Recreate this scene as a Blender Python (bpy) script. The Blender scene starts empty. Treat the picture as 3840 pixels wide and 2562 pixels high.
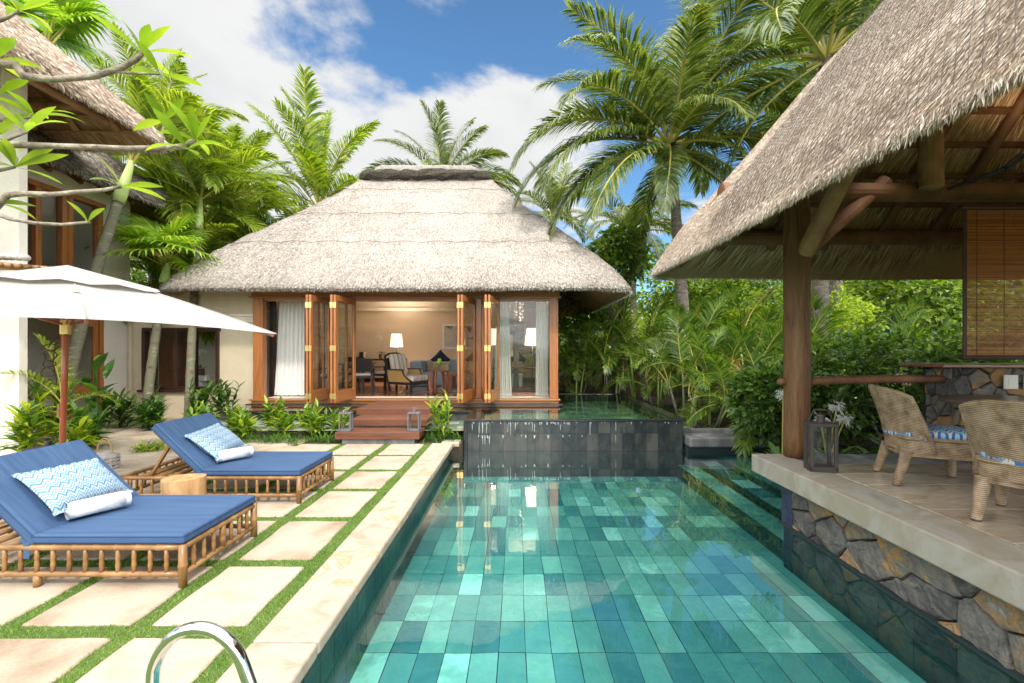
import bpy, math, random
import numpy as np
from mathutils import Vector, Matrix
random.seed(7); RNG = np.random.default_rng(7)
S = bpy.context.scene
COL = S.collection
R = math.radians
PI = math.pi

# ---------------------------------------------------------------- objects
def tag(o, label=None, cat=None, group=None, kind=None):
    if label: o['label'] = label
    if cat: o['category'] = cat
    if group: o['group'] = group
    if kind: o['kind'] = kind
    return o

def thing(name, label, cat, loc=(0, 0, 0), rz=0, group=None):
    o = bpy.data.objects.new(name, None); COL.objects.link(o)
    o.empty_display_size = .1
    o.location = loc; o.rotation_euler = (0, 0, rz)
    return tag(o, label, cat, group)

def copy_tree(o, parent=None):
    c = o.copy(); COL.objects.link(c)
    if parent is not None: c.parent = parent
    for ch in [x for x in COL.objects if x.parent == o]:
        copy_tree(ch, c)
    return c

class MB:
    """collects shapes and links them as one mesh object"""
    def __init__(s): s.V = []; s.F = []; s.n = 0
    def add(s, v, f):
        v = np.asarray(v, float).reshape(-1, 3)
        s.V.append(v)
        k = s.n
        s.F.extend([tuple(int(i) + k for i in q) for q in f])
        s.n += len(v); return s
    def box(s, x0, x1, y0, y1, z0, z1):
        v = [(x0,y0,z0),(x1,y0,z0),(x1,y1,z0),(x0,y1,z0),(x0,y0,z1),(x1,y0,z1),(x1,y1,z1),(x0,y1,z1)]
        return s.add(v, [(0,3,2,1),(4,5,6,7),(0,1,5,4),(1,2,6,5),(2,3,7,6),(3,0,4,7)])
    def cbox(s, c, d, rz=0, M=None):
        x, y, z = d[0]/2, d[1]/2, d[2]/2
        v = np.array([(-x,-y,-z),(x,-y,-z),(x,y,-z),(-x,y,-z),(-x,-y,z),(x,-y,z),(x,y,z),(-x,y,z)])
        if M is not None: v = v @ np.array(M.to_3x3()).T
        elif rz:
            c_, s_ = math.cos(rz), math.sin(rz)
            v = v @ np.array([[c_, s_, 0], [-s_, c_, 0], [0, 0, 1]])
        return s.add(v + np.array(c), [(0,3,2,1),(4,5,6,7),(0,1,5,4),(1,2,6,5),(2,3,7,6),(3,0,4,7)])
    def beam(s, a, b, w, h, up=(0,0,1)):
        a = Vector(a); b = Vector(b); d = b - a; L = d.length; d.normalize()
        sd = d.cross(Vector(up))
        if sd.length < 1e-4: sd = d.cross(Vector((0,1,0)))
        sd.normalize(); u = sd.cross(d)
        v = []
        for e in (a, b):
            for i, j in ((-1,-1),(1,-1),(1,1),(-1,1)):
                v.append(e + sd*(i*w/2) + u*(j*h/2))
        return s.add(v, [(0,1,2,3),(7,6,5,4),(0,4,5,1),(1,5,6,2),(2,6,7,3),(3,7,4,0)])
    def tube(s, pts, rad, n=10, cap=True, closed=False):
        P = [Vector(p) for p in pts]; m = len(P)
        rad = [rad]*m if isinstance(rad, (int, float)) else list(rad)
        V = []; ref = None
        for i in range(m):
            if closed: t = P[(i+1) % m] - P[i-1]
            else: t = P[min(i+1, m-1)] - P[max(i-1, 0)]
            t.normalize()
            if ref is None:
                ref = Vector((0,0,1)) if abs(t.z) < .9 else Vector((1,0,0))
            a = t.cross(ref)
            if a.length < 1e-5: a = t.cross(Vector((0,1,0)))
            a.normalize(); b = a.cross(t); ref = b
            # keep the frame steady
            for k in range(n):
                q = 2*PI*k/n
                V.append(P[i] + a*(math.cos(q)*rad[i]) + b*(math.sin(q)*rad[i]))
        F = []
        for i in range(m if closed else m-1):
            j = (i+1) % m
            for k in range(n):
                l = (k+1) % n
                F.append((i*n+k, i*n+l, j*n+l, j*n+k))
        if cap and not closed:
            F.append(tuple(range(n-1, -1, -1))); F.append(tuple((m-1)*n+k for k in range(n)))
        return s.add(V, F)
    def lathe(s, prof, c=(0,0,0), n=24, cap=True):
        V = []
        for r, z in prof:
            for k in range(n):
                q = 2*PI*k/n; V.append((c[0]+r*math.cos(q), c[1]+r*math.sin(q), c[2]+z))
        F = []
        m = len(prof)
        for i in range(m-1):
            for k in range(n):
                l = (k+1) % n; F.append((i*n+k, i*n+l, (i+1)*n+l, (i+1)*n+k))
        if cap:
            F.append(tuple(range(n-1, -1, -1))); F.append(tuple((m-1)*n+k for k in range(n)))
        return s.add(V, F)
    def grid(s, G, closed_u=False):
        G = np.asarray(G); a, b = G.shape[:2]
        F = []
        for i in range(a-1):
            for j in range(b if closed_u else b-1):
                l = (j+1) % b
                F.append((i*b+j, i*b+l, (i+1)*b+l, (i+1)*b+j))
        return s.add(G.reshape(-1, 3), F)
    def quad(s, a, b, c, d): return s.add([a, b, c, d], [(0,1,2,3)])
    def prism(s, poly, z0, z1):
        n = len(poly)
        v = [(x, y, z0) for x, y in poly] + [(x, y, z1) for x, y in poly]
        f = [tuple(range(n-1, -1, -1)), tuple(range(n, 2*n))]
        f += [(i, (i+1) % n, n+(i+1) % n, n+i) for i in range(n)]
        return s.add(v, f)
    def sphere(s, c, r, n=12, m=8, sc=(1,1,1)):
        prof = [(max(1e-4, math.sin(PI*i/m)), -math.cos(PI*i/m)) for i in range(m+1)]
        V = []
        for a, z in prof:
            for k in range(n):
                q = 2*PI*k/n; V.append((c[0]+r*sc[0]*a*math.cos(q), c[1]+r*sc[1]*a*math.sin(q), c[2]+r*sc[2]*z))
        F = [(i*n+k, i*n+(k+1) % n, (i+1)*n+(k+1) % n, (i+1)*n+k) for i in range(m) for k in range(n)]
        return s.add(V, F)
    def mesh(s, name, mats, smooth=False):
        me = bpy.data.meshes.new(name)
        v = np.concatenate(s.V) if s.V else np.zeros((0, 3))
        me.from_pydata(v.tolist(), [], s.F)
        for m in (mats if isinstance(mats, (list, tuple)) else [mats]): me.materials.append(m)
        if smooth: me.polygons.foreach_set('use_smooth', [True]*len(me.polygons))
        me.update(); return me
    def build(s, name, mats, parent=None, smooth=False, bevel=0, world=False, seg=2):
        if world and parent is not None:
            off = np.array(parent.location)
            s.V = [v - off for v in s.V]
        o = bpy.data.objects.new(name, s.mesh(name, mats, smooth))
        COL.objects.link(o)
        if parent is not None: o.parent = parent
        if bevel:
            b = o.modifiers.new('bevel', 'BEVEL'); b.width = bevel; b.segments = seg; b.limit_method = 'ANGLE'; b.angle_limit = R(40)
            if smooth is None: pass
        return o

def fast_mesh(name, V, F, mats, smooth=False):
    """big meshes: V (n,3), F (m,k) index array"""
    me = bpy.data.meshes.new(name)
    V = np.asarray(V, np.float32).reshape(-1, 3); F = np.asarray(F, np.int32)
    m, k = F.shape
    me.vertices.add(len(V)); me.vertices.foreach_set('co', V.ravel())
    me.loops.add(m*k); me.loops.foreach_set('vertex_index', F.ravel())
    me.polygons.add(m); me.polygons.foreach_set('loop_start', np.arange(0, m*k, k, dtype=np.int32))
    try: me.polygons.foreach_set('loop_total', np.full(m, k, np.int32))
    except Exception: pass
    for q in (mats if isinstance(mats, (list, tuple)) else [mats]): me.materials.append(q)
    if smooth: me.polygons.foreach_set('use_smooth', np.ones(m, bool))
    me.update(calc_edges=True); me.validate()
    return me

def link(name, me, parent=None, loc=(0,0,0), rot=(0,0,0), sc=1):
    o = bpy.data.objects.new(name, me); COL.objects.link(o)
    o.location = loc; o.rotation_euler = rot
    o.scale = (sc, sc, sc) if isinstance(sc, (int, float)) else sc
    if parent is not None: o.parent = parent
    return o

def nrm(a): return a / np.maximum(np.linalg.norm(a, axis=-1, keepdims=True), 1e-9)

def kites(pos, d, nor, L, W, fold=.15):
    """leaf-shaped pairs of triangles: base, left, tip, right"""
    pos = np.asarray(pos, float); d = nrm(np.asarray(d, float)); nor = np.asarray(nor, float)
    s = nrm(np.cross(d, nor)); n2 = np.cross(s, d)
    L = np.asarray(L).reshape(-1, 1); W = np.asarray(W).reshape(-1, 1)
    b = pos; t = pos + d*L
    m = pos + d*L*.45
    l = m - s*W*.5 + n2*W*fold; r = m + s*W*.5 + n2*W*fold
    V = np.stack([b, r, t, l], 1).reshape(-1, 3)
    i = np.arange(len(pos))*4
    F = np.concatenate([np.stack([i, i+1, i+2], 1), np.stack([i, i+2, i+3], 1)])
    return V, F

# ---------------------------------------------------------------- materials
def srgb(h):
    h = h.lstrip('#'); c = [int(h[i:i+2], 16)/255 for i in (0, 2, 4)]
    return tuple(x/12.92 if x <= .04045 else ((x+.055)/1.055)**2.4 for x in c)

def nodes(name):
    m = bpy.data.materials.new(name); m.use_nodes = True
    nt = m.node_tree; nt.nodes.clear()
    return m, nt, nt.nodes.new, nt.links.new

def c4(c): return (c[0], c[1], c[2], 1)

def mat(name, cols, scale=6, stretch=(1,1,1), rough=.7, bump=0, bscale=None, island=0, metal=0,
        spec=.4, detail=6, transl=0, trcol=None, rand=0, bstretch=None, coat=0, distort=0, nrough=.55, namp=1.0):
    """noise through a colour ramp; island varies each loose piece; transl adds light through leaves"""
    m, nt, N, L = nodes(name)
    out = N('ShaderNodeOutputMaterial')
    tc = N('ShaderNodeTexCoord'); mp = N('ShaderNodeMapping'); mp.inputs['Scale'].default_value = stretch
    L(tc.outputs['Object'], mp.inputs['Vector'])
    nz = N('ShaderNodeTexNoise'); nz.inputs['Scale'].default_value = scale; nz.inputs['Detail'].default_value = detail
    nz.inputs['Roughness'].default_value = nrough; nz.inputs['Distortion'].default_value = distort
    L(mp.outputs['Vector'], nz.inputs['Vector'])
    rp = N('ShaderNodeValToRGB'); cr = rp.color_ramp
    if len(cols[0]) == 3:
        k = len(cols); cols = [(.28+.44*i/max(1, k-1), c) for i, c in enumerate(cols)]
    while len(cr.elements) < len(cols): cr.elements.new(.5)
    for e, (p, c) in zip(cr.elements, cols): e.position = p; e.color = c4(c)
    fac = nz.outputs['Fac']
    if namp != 1.0:
        am = N('ShaderNodeMath'); am.operation = 'MULTIPLY_ADD'; am.inputs[1].default_value = namp; am.inputs[2].default_value = .5-.5*namp; L(fac, am.inputs[0]); fac = am.outputs[0]
    if island or rand:
        g = N('ShaderNodeNewGeometry') if island else N('ShaderNodeObjectInfo')
        o = g.outputs['Random Per Island'] if island else g.outputs['Random']
        ma = N('ShaderNodeMath'); ma.operation = 'MULTIPLY_ADD'; ma.inputs[1].default_value = island or rand
        L(o, ma.inputs[0])
        su = N('ShaderNodeMath'); su.operation = 'SUBTRACT'; su.inputs[1].default_value = (island or rand)/2
        L(fac, su.inputs[0]); L(su.outputs[0], ma.inputs[2]); fac = ma.outputs[0]
    L(fac, rp.inputs['Fac'])
    p = N('ShaderNodeBsdfPrincipled')
    L(rp.outputs['Color'], p.inputs['Base Color'])
    p.inputs['Roughness'].default_value = rough; p.inputs['Metallic'].default_value = metal
    p.inputs['Specular IOR Level'].default_value = spec
    if coat: p.inputs['Coat Weight'].default_value = coat; p.inputs['Coat Roughness'].default_value = .15
    if bump:
        b = N('ShaderNodeBump'); b.inputs['Strength'].default_value = bump; b.inputs['Distance'].default_value = .02
        nz2 = N('ShaderNodeTexNoise'); nz2.inputs['Scale'].default_value = bscale or scale*3; nz2.inputs['Detail'].default_value = 5
        mp2 = N('ShaderNodeMapping'); mp2.inputs['Scale'].default_value = bstretch or stretch
        L(tc.outputs['Object'], mp2.inputs['Vector']); L(mp2.outputs['Vector'], nz2.inputs['Vector'])
        L(nz2.outputs['Fac'], b.inputs['Height']); L(b.outputs['Normal'], p.inputs['Normal'])
    sh = p.outputs['BSDF']
    if transl:
        t = N('ShaderNodeBsdfTranslucent')
        if trcol: 
            mx = N('ShaderNodeMixRGB'); mx.blend_type = 'MULTIPLY'; mx.inputs['Fac'].default_value = 1
            L(rp.outputs['Color'], mx.inputs['Color1']); mx.inputs['Color2'].default_value = c4(trcol); L(mx.outputs['Color'], t.inputs['Color'])
        else: L(rp.outputs['Color'], t.inputs['Color'])
        ms = N('ShaderNodeMixShader'); ms.inputs['Fac'].default_value = transl
        L(sh, ms.inputs[1]); L(t.outputs['BSDF'], ms.inputs[2]); sh = ms.outputs['Shader']
    L(sh, out.inputs['Surface'])
    return m

def leafmat(name, cols, island=.5, rough=.42, transl=.4, scale=3, spec=.5, tr=(1.6, 1.7, .5)):
    return mat(name, cols, scale=scale, rough=rough, island=island, transl=transl, trcol=tr, spec=spec, detail=2)

def wood(name, c1, c2, axis='x', rough=.4, scale=3, spec=.5, bump=.15, c3=None, coat=.2):
    st = {'x': (.6, 9, 9), 'y': (9, .6, 9), 'z': (9, 9, .6)}[axis]
    return mat(name, [c1, c3 or c2, c2], scale=scale, stretch=st, rough=rough, bump=bump, bscale=9, spec=spec, distort=.4, coat=coat)

def plain(name, c, rough=.5, metal=0, spec=.5, var=.12, scale=8, bump=0, bscale=60):
    a = tuple(x*(1-var) for x in c); b = tuple(min(1, x*(1+var)) for x in c)
    return mat(name, [a, b], scale=scale, rough=rough, metal=metal, spec=spec, bump=bump, bscale=bscale)

def glass(name, tint=(.93, .95, .94), ior=1.45, bump=0, bscale=3, rough=0, boost=1.0):
    m, nt, N, L = nodes(name)
    out = N('ShaderNodeOutputMaterial'); tr = N('ShaderNodeBsdfTransparent'); tr.inputs['Color'].default_value = c4(tint)
    gl = N('ShaderNodeBsdfGlossy'); gl.inputs['Roughness'].default_value = rough; gl.inputs['Color'].default_value = (1,1,1,1)
    fr = N('ShaderNodeLayerWeight'); fr.inputs['Blend'].default_value = .5
    f0 = ((ior-1)/(ior+1))**2
    mx = N('ShaderNodeMixShader')
    if bump:
        tc = N('ShaderNodeTexCoord'); nz = N('ShaderNodeTexNoise'); nz.inputs['Scale'].default_value = bscale; nz.inputs['Detail'].default_value = 3
        L(tc.outputs['Object'], nz.inputs['Vector'])
        b = N('ShaderNodeBump'); b.inputs['Strength'].default_value = bump; b.inputs['Distance'].default_value = .05
        L(nz.outputs['Fac'], b.inputs['Height']); L(b.outputs['Normal'], gl.inputs['Normal']); L(b.outputs['Normal'], fr.inputs['Normal'])
    pw = N('ShaderNodeMath'); pw.operation = 'POWER'; pw.inputs[1].default_value = 5; L(fr.outputs['Facing'], pw.inputs[0])
    mm = N('ShaderNodeMath'); mm.operation = 'MULTIPLY_ADD'; mm.inputs[1].default_value = (1-f0)*boost; mm.inputs[2].default_value = f0*boost; mm.use_clamp = True
    L(pw.outputs[0], mm.inputs[0]); fo = mm.outputs[0]
    L(fo, mx.inputs['Fac']); L(tr.outputs['BSDF'], mx.inputs[1]); L(gl.outputs['BSDF'], mx.inputs[2])
    L(mx.outputs['Shader'], out.inputs['Surface'])
    return m

def emis(name, c, s, base=(.8,.7,.6)):
    m, nt, N, L = nodes(name)
    out = N('ShaderNodeOutputMaterial'); p = N('ShaderNodeBsdfPrincipled')
    p.inputs['Base Color'].default_value = c4(base); p.inputs['Roughness'].default_value = .9
    p.inputs['Emission Color'].default_value = c4(c); p.inputs['Emission Strength'].default_value = s
    L(p.outputs['BSDF'], out.inputs['Surface']); return m

def zigzag(name, cols, fx, fy, amp, rough=.85, axes=('X', 'Y')):
    """woven chevron stripes across the object's own axes"""
    m, nt, N, L = nodes(name)
    out = N('ShaderNodeOutputMaterial'); tc = N('ShaderNodeTexCoord'); sp = N('ShaderNodeSeparateXYZ')
    L(tc.outputs['Object'], sp.inputs['Vector'])
    def math_(op, a, b=None, c=None):
        n = N('ShaderNodeMath'); n.operation = op
        for i, q in enumerate((a, b, c)):
            if q is None: continue
            if isinstance(q, (int, float)): n.inputs[i].default_value = q
            else: L(q, n.inputs[i])
        return n.outputs[0]
    u = sp.outputs[axes[0]]; v = sp.outputs[axes[1]]
    tri = math_('PINGPONG', math_('MULTIPLY', u, fx), 1.0)
    nz = N('ShaderNodeTexNoise'); nz.inputs['Scale'].default_value = 25; nz.inputs['Detail'].default_value = 3
    L(tc.outputs['Object'], nz.inputs['Vector'])
    a = math_('MULTIPLY_ADD', tri, amp, math_('MULTIPLY', v, fy))
    a = math_('MULTIPLY_ADD', nz.outputs['Fac'], .18, a)
    f = math_('FRACT', a)
    rp = N('ShaderNodeValToRGB'); cr = rp.color_ramp; cr.interpolation = 'CONSTANT'
    while len(cr.elements) < len(cols): cr.elements.new(.5)
    for e, (p_, c) in zip(cr.elements, cols): e.position = p_; e.color = c4(c)
    L(f, rp.inputs['Fac'])
    p = N('ShaderNodeBsdfPrincipled'); p.inputs['Roughness'].default_value = rough; p.inputs['Specular IOR Level'].default_value = .15
    L(rp.outputs['Color'], p.inputs['Base Color'])
    b = N('ShaderNodeBump'); b.inputs['Strength'].default_value = .4; b.inputs['Distance'].default_value = .004
    nz3 = N('ShaderNodeTexNoise'); nz3.inputs['Scale'].default_value = 220; L(tc.outputs['Object'], nz3.inputs['Vector'])
    L(nz3.outputs['Fac'], b.inputs['Height']); L(b.outputs['Normal'], p.inputs['Normal'])
    L(p.outputs['BSDF'], out.inputs['Surface']); return m
# ---------------------------------------------------------------- palette (real-world base colours)
m_paver = mat('sandstone_paver', [(.22,(.27,.195,.13)), (.36,(.375,.295,.215)), (.46,(.43,.355,.27)), (.6,(.465,.395,.31)), (.72,(.42,.32,.22)), (.80,(.36,.23,.125))], scale=2.2, rough=.85, bump=.25, bscale=50, island=.25, spec=.2, detail=8)
m_coping = mat('sandstone_coping', [(.27,(.34,.265,.19)), (.42,(.42,.35,.27)), (.56,(.455,.385,.305)), (.62,(.43,.285,.155)), (.68,(.44,.36,.265)), (.75,(.38,.235,.12))], scale=2.6, stretch=(1,1.5,1), rough=.8, bump=.3, bscale=28, island=.15, spec=.25, detail=8, distort=1.2)
m_gravel = mat('gravel', [(.4,.32,.23), (.6,.5,.38), (.7,.6,.48)], scale=90, rough=.9, bump=.8, bscale=120)
m_soil = mat('soil', [(.035,.025,.018), (.09,.065,.045)], scale=14, rough=.95, bump=.6)
m_lawn = mat('lawn_ground', [(.05,.09,.02), (.09,.14,.03)], scale=9, rough=.9, bump=.5)
m_turf = mat('turf_base', [(.06,.11,.02), (.11,.18,.035)], scale=40, rough=.9, bump=.5)
m_blade = leafmat('turf_blade', [(.10,.19,.025), (.17,.29,.04), (.27,.34,.09)], island=.6, rough=.6, transl=.3)
m_floor_tile = mat('pool_floor_tile', [(.20,(.05,.16,.18)), (.34,(.08,.225,.22)), (.48,(.125,.285,.26)), (.60,(.175,.345,.30)), (.72,(.24,.43,.37)), (.79,(.38,.60,.53))], scale=5, rough=.5, bump=.15, island=.60, detail=7, distort=.6, spec=.2, nrough=.68, namp=.42)
m_wall_tile = mat('pool_wall_tile', [(.3,(.008,.022,.024)), (.5,(.018,.042,.04)), (.7,(.035,.06,.05))], scale=7, rough=.35, bump=.2, island=.45, detail=6, distort=.8)
m_slate = mat('slate_tile', [(.28,(.016,.019,.022)), (.45,(.03,.036,.034)), (.6,(.058,.058,.05)), (.74,(.078,.073,.064))], scale=6, stretch=(1,1,.6), rough=.3, bump=.25, island=.36, detail=7, distort=.7)
m_slate_floor = mat('slate_floor', [(.28,(.09,.14,.11)), (.5,(.22,.29,.21)), (.72,(.38,.40,.29))], scale=6, rough=.4, island=.6, detail=5)
m_grout = plain('dark_grout', (.014,.03,.03), .9)
m_rim = plain('black_stone_rim', (.022,.021,.022), .22, var=.3, bump=.1)
m_lime = mat('lime_deposit', [(.25,.27,.26), (.5,.52,.5)], scale=18, rough=.8)
m_water = glass('pool_water', (.66,.94,.93), 1.33, bump=.06, bscale=1.8, boost=2.3)
m_water2 = glass('mirror_water', (.6,.8,.72), 1.33, bump=.012, bscale=2)
m_glass = glass('window_glass', (.9,.92,.9), 1.4)
m_wall = mat('sand_render', [(.58,.49,.35), (.66,.57,.42)], scale=3, rough=.9, bump=.5, bscale=45, spec=.15)
m_wall_white = mat('white_render', [(.74,.68,.58), (.8,.75,.66)], scale=3, rough=.9, bump=.4, bscale=45, spec=.15)
m_inwall = mat('tan_wallpaper', [(.64,.54,.41), (.69,.585,.45)], scale=40, rough=.85, spec=.2)
m_ceil = plain('ceiling_paint', (.7,.64,.55), .9)
m_trim = plain('cream_trim', (.72,.66,.55), .6)
m_teak = wood('teak', (.21,.062,.017), (.40,.145,.04), 'z', rough=.32)
m_teak_x = wood('teak_beam', (.20,.068,.016), (.37,.145,.04), 'x', rough=.32)
m_teak_d = wood('teak_deck', (.075,.024,.012), (.155,.055,.027), 'x', rough=.42)
m_dark = wood('dark_wood', (.018,.010,.008), (.05,.024,.016), 'x', rough=.3)
m_red = wood('red_wood', (.12,.03,.012), (.24,.07,.026), 'z', rough=.3)
m_floorwood = wood('floor_parquet', (.10,.035,.015), (.19,.07,.03), 'x', rough=.22)
m_log = mat('pine_log', [(.30,(.035,.018,.009)), (.38,(.12,.056,.02)), (.55,(.17,.082,.03)), (.72,(.25,.13,.055))], scale=3.2, stretch=(5,5,.6), rough=.6, bump=.7, bscale=8, distort=1.0, detail=9)
m_log_h = mat('roof_log', [(.085,.036,.018), (.17,.074,.034), (.25,.115,.055)], scale=4, rough=.65, bump=.4, bscale=12)
m_log_l = mat('grey_log', [(.20,.10,.045), (.33,.18,.085), (.44,.26,.13)], scale=4, rough=.7, bump=.3, bscale=12)
m_bamboo = mat('bamboo', [(.17,.082,.027), (.275,.14,.048), (.36,.205,.08)], scale=6, rough=.35, bump=.08, coat=.25)
m_brass = plain('brass', (.75,.52,.2), .3, metal=1)
m_chrome = plain('polished_steel', (.72,.71,.7), .08, metal=1, var=.03)
m_black = plain('black_metal', (.02,.02,.021), .45)
m_bronze = plain('bronze_metal', (.05,.038,.034), .5, var=.2)
m_grey_metal = plain('grey_metal', (.14,.135,.14), .5, var=.2)
m_blue = mat('blue_canvas', [(.038,.080,.170), (.064,.122,.232)], scale=3, stretch=(.5,7,1), rough=.8, bump=.25, bscale=260, bstretch=(1,1,1), spec=.25)
m_piping = plain('navy_piping', (.018,.05,.15), .8)
m_towel = mat('white_towel', [(.76,.76,.77), (.84,.84,.84)], scale=30, rough=.95, bump=.5, bscale=160, spec=.1)
m_canvas = mat('umbrella_canvas', [(.43,.41,.385), (.47,.45,.425)], scale=2, rough=.85, transl=.22, bump=.06, bscale=3)
m_white = plain('white_paint', (.8,.79,.77), .5, var=.03)
m_curtain = mat('sheer_curtain', [(.88,.87,.84), (.92,.91,.89)], scale=3, rough=.9, transl=.15)
m_thatch = mat('thatch_main', [(.21,.18,.15), (.36,.315,.27), (.46,.41,.36)], scale=16, rough=.95, bump=.8, bscale=60, spec=.1, detail=8, nrough=.7)
m_straw = mat('straw_main', [(.17,.14,.115), (.37,.325,.28), (.52,.465,.41), (.66,.61,.555)], scale=1.3, rough=.85, island=.9, spec=.15, detail=4)
m_thatch2 = mat('thatch_warm', [(.24,.165,.11), (.44,.335,.24), (.58,.465,.35)], scale=14, rough=.95, bump=.8, bscale=50, spec=.1, detail=8, nrough=.7)
m_straw2 = mat('straw_warm', [(.34,.25,.18), (.56,.44,.335), (.68,.56,.445), (.80,.70,.59)], scale=1.5, rough=.8, island=.95, spec=.2, detail=4)
m_under = mat('thatch_underside', [(.30,.155,.085), (.48,.28,.165), (.62,.40,.26)], scale=9, stretch=(14,14,1), rough=.95, bump=.9, bscale=14, bstretch=(14,14,1), spec=.1)
m_ustraw = mat('underside_straw', [(.16,.08,.042), (.54,.31,.175), (.80,.54,.34)], scale=1.5, rough=.9, island=.9, spec=.1)
m_thatch3 = mat('thatch_weathered', [(.10,.085,.075), (.21,.18,.155), (.32,.28,.24)], scale=14, rough=.95, bump=.8, bscale=50, spec=.1, detail=8, nrough=.7)
m_straw3 = mat('straw_weathered', [(.075,.06,.05), (.22,.185,.155), (.38,.33,.28), (.58,.51,.44)], scale=1.5, rough=.85, island=.95, spec=.15)
m_cap = mat('ridge_cap', [(.17,.15,.13), (.27,.245,.215), (.34,.31,.275)], scale=12, rough=.95, bump=.6, bscale=40)
m_crust = mat('ridge_crust', [(.01,.009,.007), (.05,.042,.03), (.13,.11,.08)], scale=40, rough=.95, bump=1, bscale=60)
m_wire = plain('roof_wire', (.075,.06,.05), .7)
m_concrete = mat('concrete_slab', [(.25,.23,.185), (.37,.34,.285), (.31,.265,.195), (.43,.405,.355)], scale=2.2, rough=.7, bump=.2, bscale=40, detail=9, distort=.7, spec=.3)
m_grey_stone = mat('grey_kerb', [(.08,.078,.075), (.16,.155,.15), (.3,.3,.3)], scale=4, stretch=(1,1,.4), rough=.6, bump=.25, detail=8)
m_ptile = mat('polished_tile', [(.26,.19,.12), (.44,.35,.25), (.57,.48,.37)], scale=3, stretch=(1,2,1), rough=.16, island=.22, detail=9, distort=1.5, spec=.5, nrough=.65)
m_stone = mat('rubble_stone', [(.25,(.035,.032,.03)), (.40,(.10,.094,.087)), (.52,(.17,.155,.135)), (.60,(.20,.16,.11)), (.66,(.36,.19,.06)), (.72,(.22,.17,.12)), (.8,(.32,.30,.27))], scale=4.6, rough=.9, bump=1.0, bscale=24, island=.34, detail=9, distort=.6, nrough=.7)
m_mortar = mat('dark_mortar', [(.012,.011,.01), (.05,.042,.035)], scale=20, rough=.95, bump=.6)
m_blue_stone = mat('blue_stone', [(.015,.022,.045), (.04,.06,.11)], scale=9, rough=.6, bump=.5)
m_wicker = mat('wicker', [(.19,.12,.068), (.38,.265,.16), (.53,.39,.255)], scale=14, rough=.55, bump=.2, bscale=90, detail=6)
def weave_over(m, pz, pr_):
    """rows of weave and upright ribs darken the cane between the strands"""
    nt = m.node_tree; p = [n for n in nt.nodes if n.type == 'BSDF_PRINCIPLED'][0]; src = p.inputs['Base Color'].links[0].from_socket
    tc = [n for n in nt.nodes if n.type == 'TEX_COORD'][0]; col = src
    for ax, per, dark in (('Z', pz, .45),):
        w_ = nt.nodes.new('ShaderNodeTexWave'); w_.bands_direction = ax; w_.inputs['Scale'].default_value = 2*PI/((10 if ax == 'DIAGONAL' else 20)*per); w_.inputs['Distortion'].default_value = .6; w_.inputs['Detail'].default_value = 1
        nt.links.new(tc.outputs['Object'], w_.inputs['Vector'])
        r_ = nt.nodes.new('ShaderNodeMapRange'); r_.inputs['From Min'].default_value = .1; r_.inputs['From Max'].default_value = .6; r_.inputs['To Min'].default_value = dark; nt.links.new(w_.outputs['Fac'], r_.inputs['Value'])
        x_ = nt.nodes.new('ShaderNodeMixRGB'); x_.blend_type = 'MULTIPLY'; x_.inputs['Fac'].default_value = 1; nt.links.new(col, x_.inputs['Color1']); nt.links.new(r_.outputs[0], x_.inputs['Color2']); col = x_.outputs['Color']
    nt.links.new(col, p.inputs['Base Color'])
weave_over(m_wicker, .013, .036)
m_blind = mat('bamboo_blind', [(.32,.095,.028), (.50,.17,.052), (.62,.25,.085)], scale=2, stretch=(.4,1,30), rough=.5, island=.45, transl=.3)
m_bead = plain('maroon_edge', (.05,.016,.012), .6)
m_bar = wood('bar_top', (.10,.03,.014), (.2,.07,.03), 'x', rough=.12, coat=.6)
m_table = wood('table_top', (.07,.042,.022), (.14,.085,.045), 'x', rough=.3)
m_switch = plain('switch_plastic', (.7,.68,.62), .4, var=.03)
m_stump = mat('stump_wood', [(.34,.17,.06), (.5,.29,.13), (.62,.42,.22)], scale=4, stretch=(4,4,.7), rough=.6, bump=.4, bscale=9, distort=.8)
m_wash = mat('whitewashed_wood', [(.36,.33,.31), (.58,.55,.52)], scale=12, rough=.85, bump=.3)
m_rope = plain('brown_cord', (.07,.035,.022), .8, var=.3)
m_pole = wood('umbrella_pole', (.24,.045,.016), (.34,.085,.03), 'z', rough=.28)
m_cane = mat('cane_weave', [(.42,.24,.08), (.56,.35,.14)], scale=60, rough=.6)
m_sofa = mat('blue_grey_linen', [(.27,.36,.45), (.33,.43,.53)], scale=60, rough=.9)
m_navy = plain('navy_fabric', (.012,.022,.06), .85)
m_beige_fab = mat('beige_print', [(.22,.16,.1), (.42,.32,.21), (.5,.4,.28)], scale=14, rough=.9, distort=1.5)
m_cushion = mat('cream_cushion', [(.6,.56,.5), (.7,.66,.6)], scale=9, rough=.9)
m_stripe = mat('striped_fabric', [(.4,(.22,.23,.26)), (.47,(.6,.56,.5)), (.6,(.62,.58,.52)), (.66,(.35,.3,.26))], scale=9, stretch=(.1,3,.1), rough=.9, detail=1)
m_rug = mat('grey_rug', [(.1,.13,.17), (.34,.36,.38)], scale=22, stretch=(1,4,1), rough=.95, distort=1)
m_paper = mat('ink_wash_paper', [(.36,(.03,.05,.09)), (.42,(.16,.18,.22)), (.47,(.46,.46,.45)), (.7,(.55,.54,.52))], scale=1.9, rough=.8, detail=6, distort=1.8)
m_shell = plain('shell_white', (.45,.43,.40), .3, var=.05)
m_apple = plain('green_apple', (.3,.48,.05), .3)
m_petal = mat('white_petal', [(.75,.74,.7), (.85,.84,.8)], scale=20, rough=.6, transl=.3)
m_pot = plain('brown_pot', (.12,.06,.035), .6, var=.3)
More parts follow.
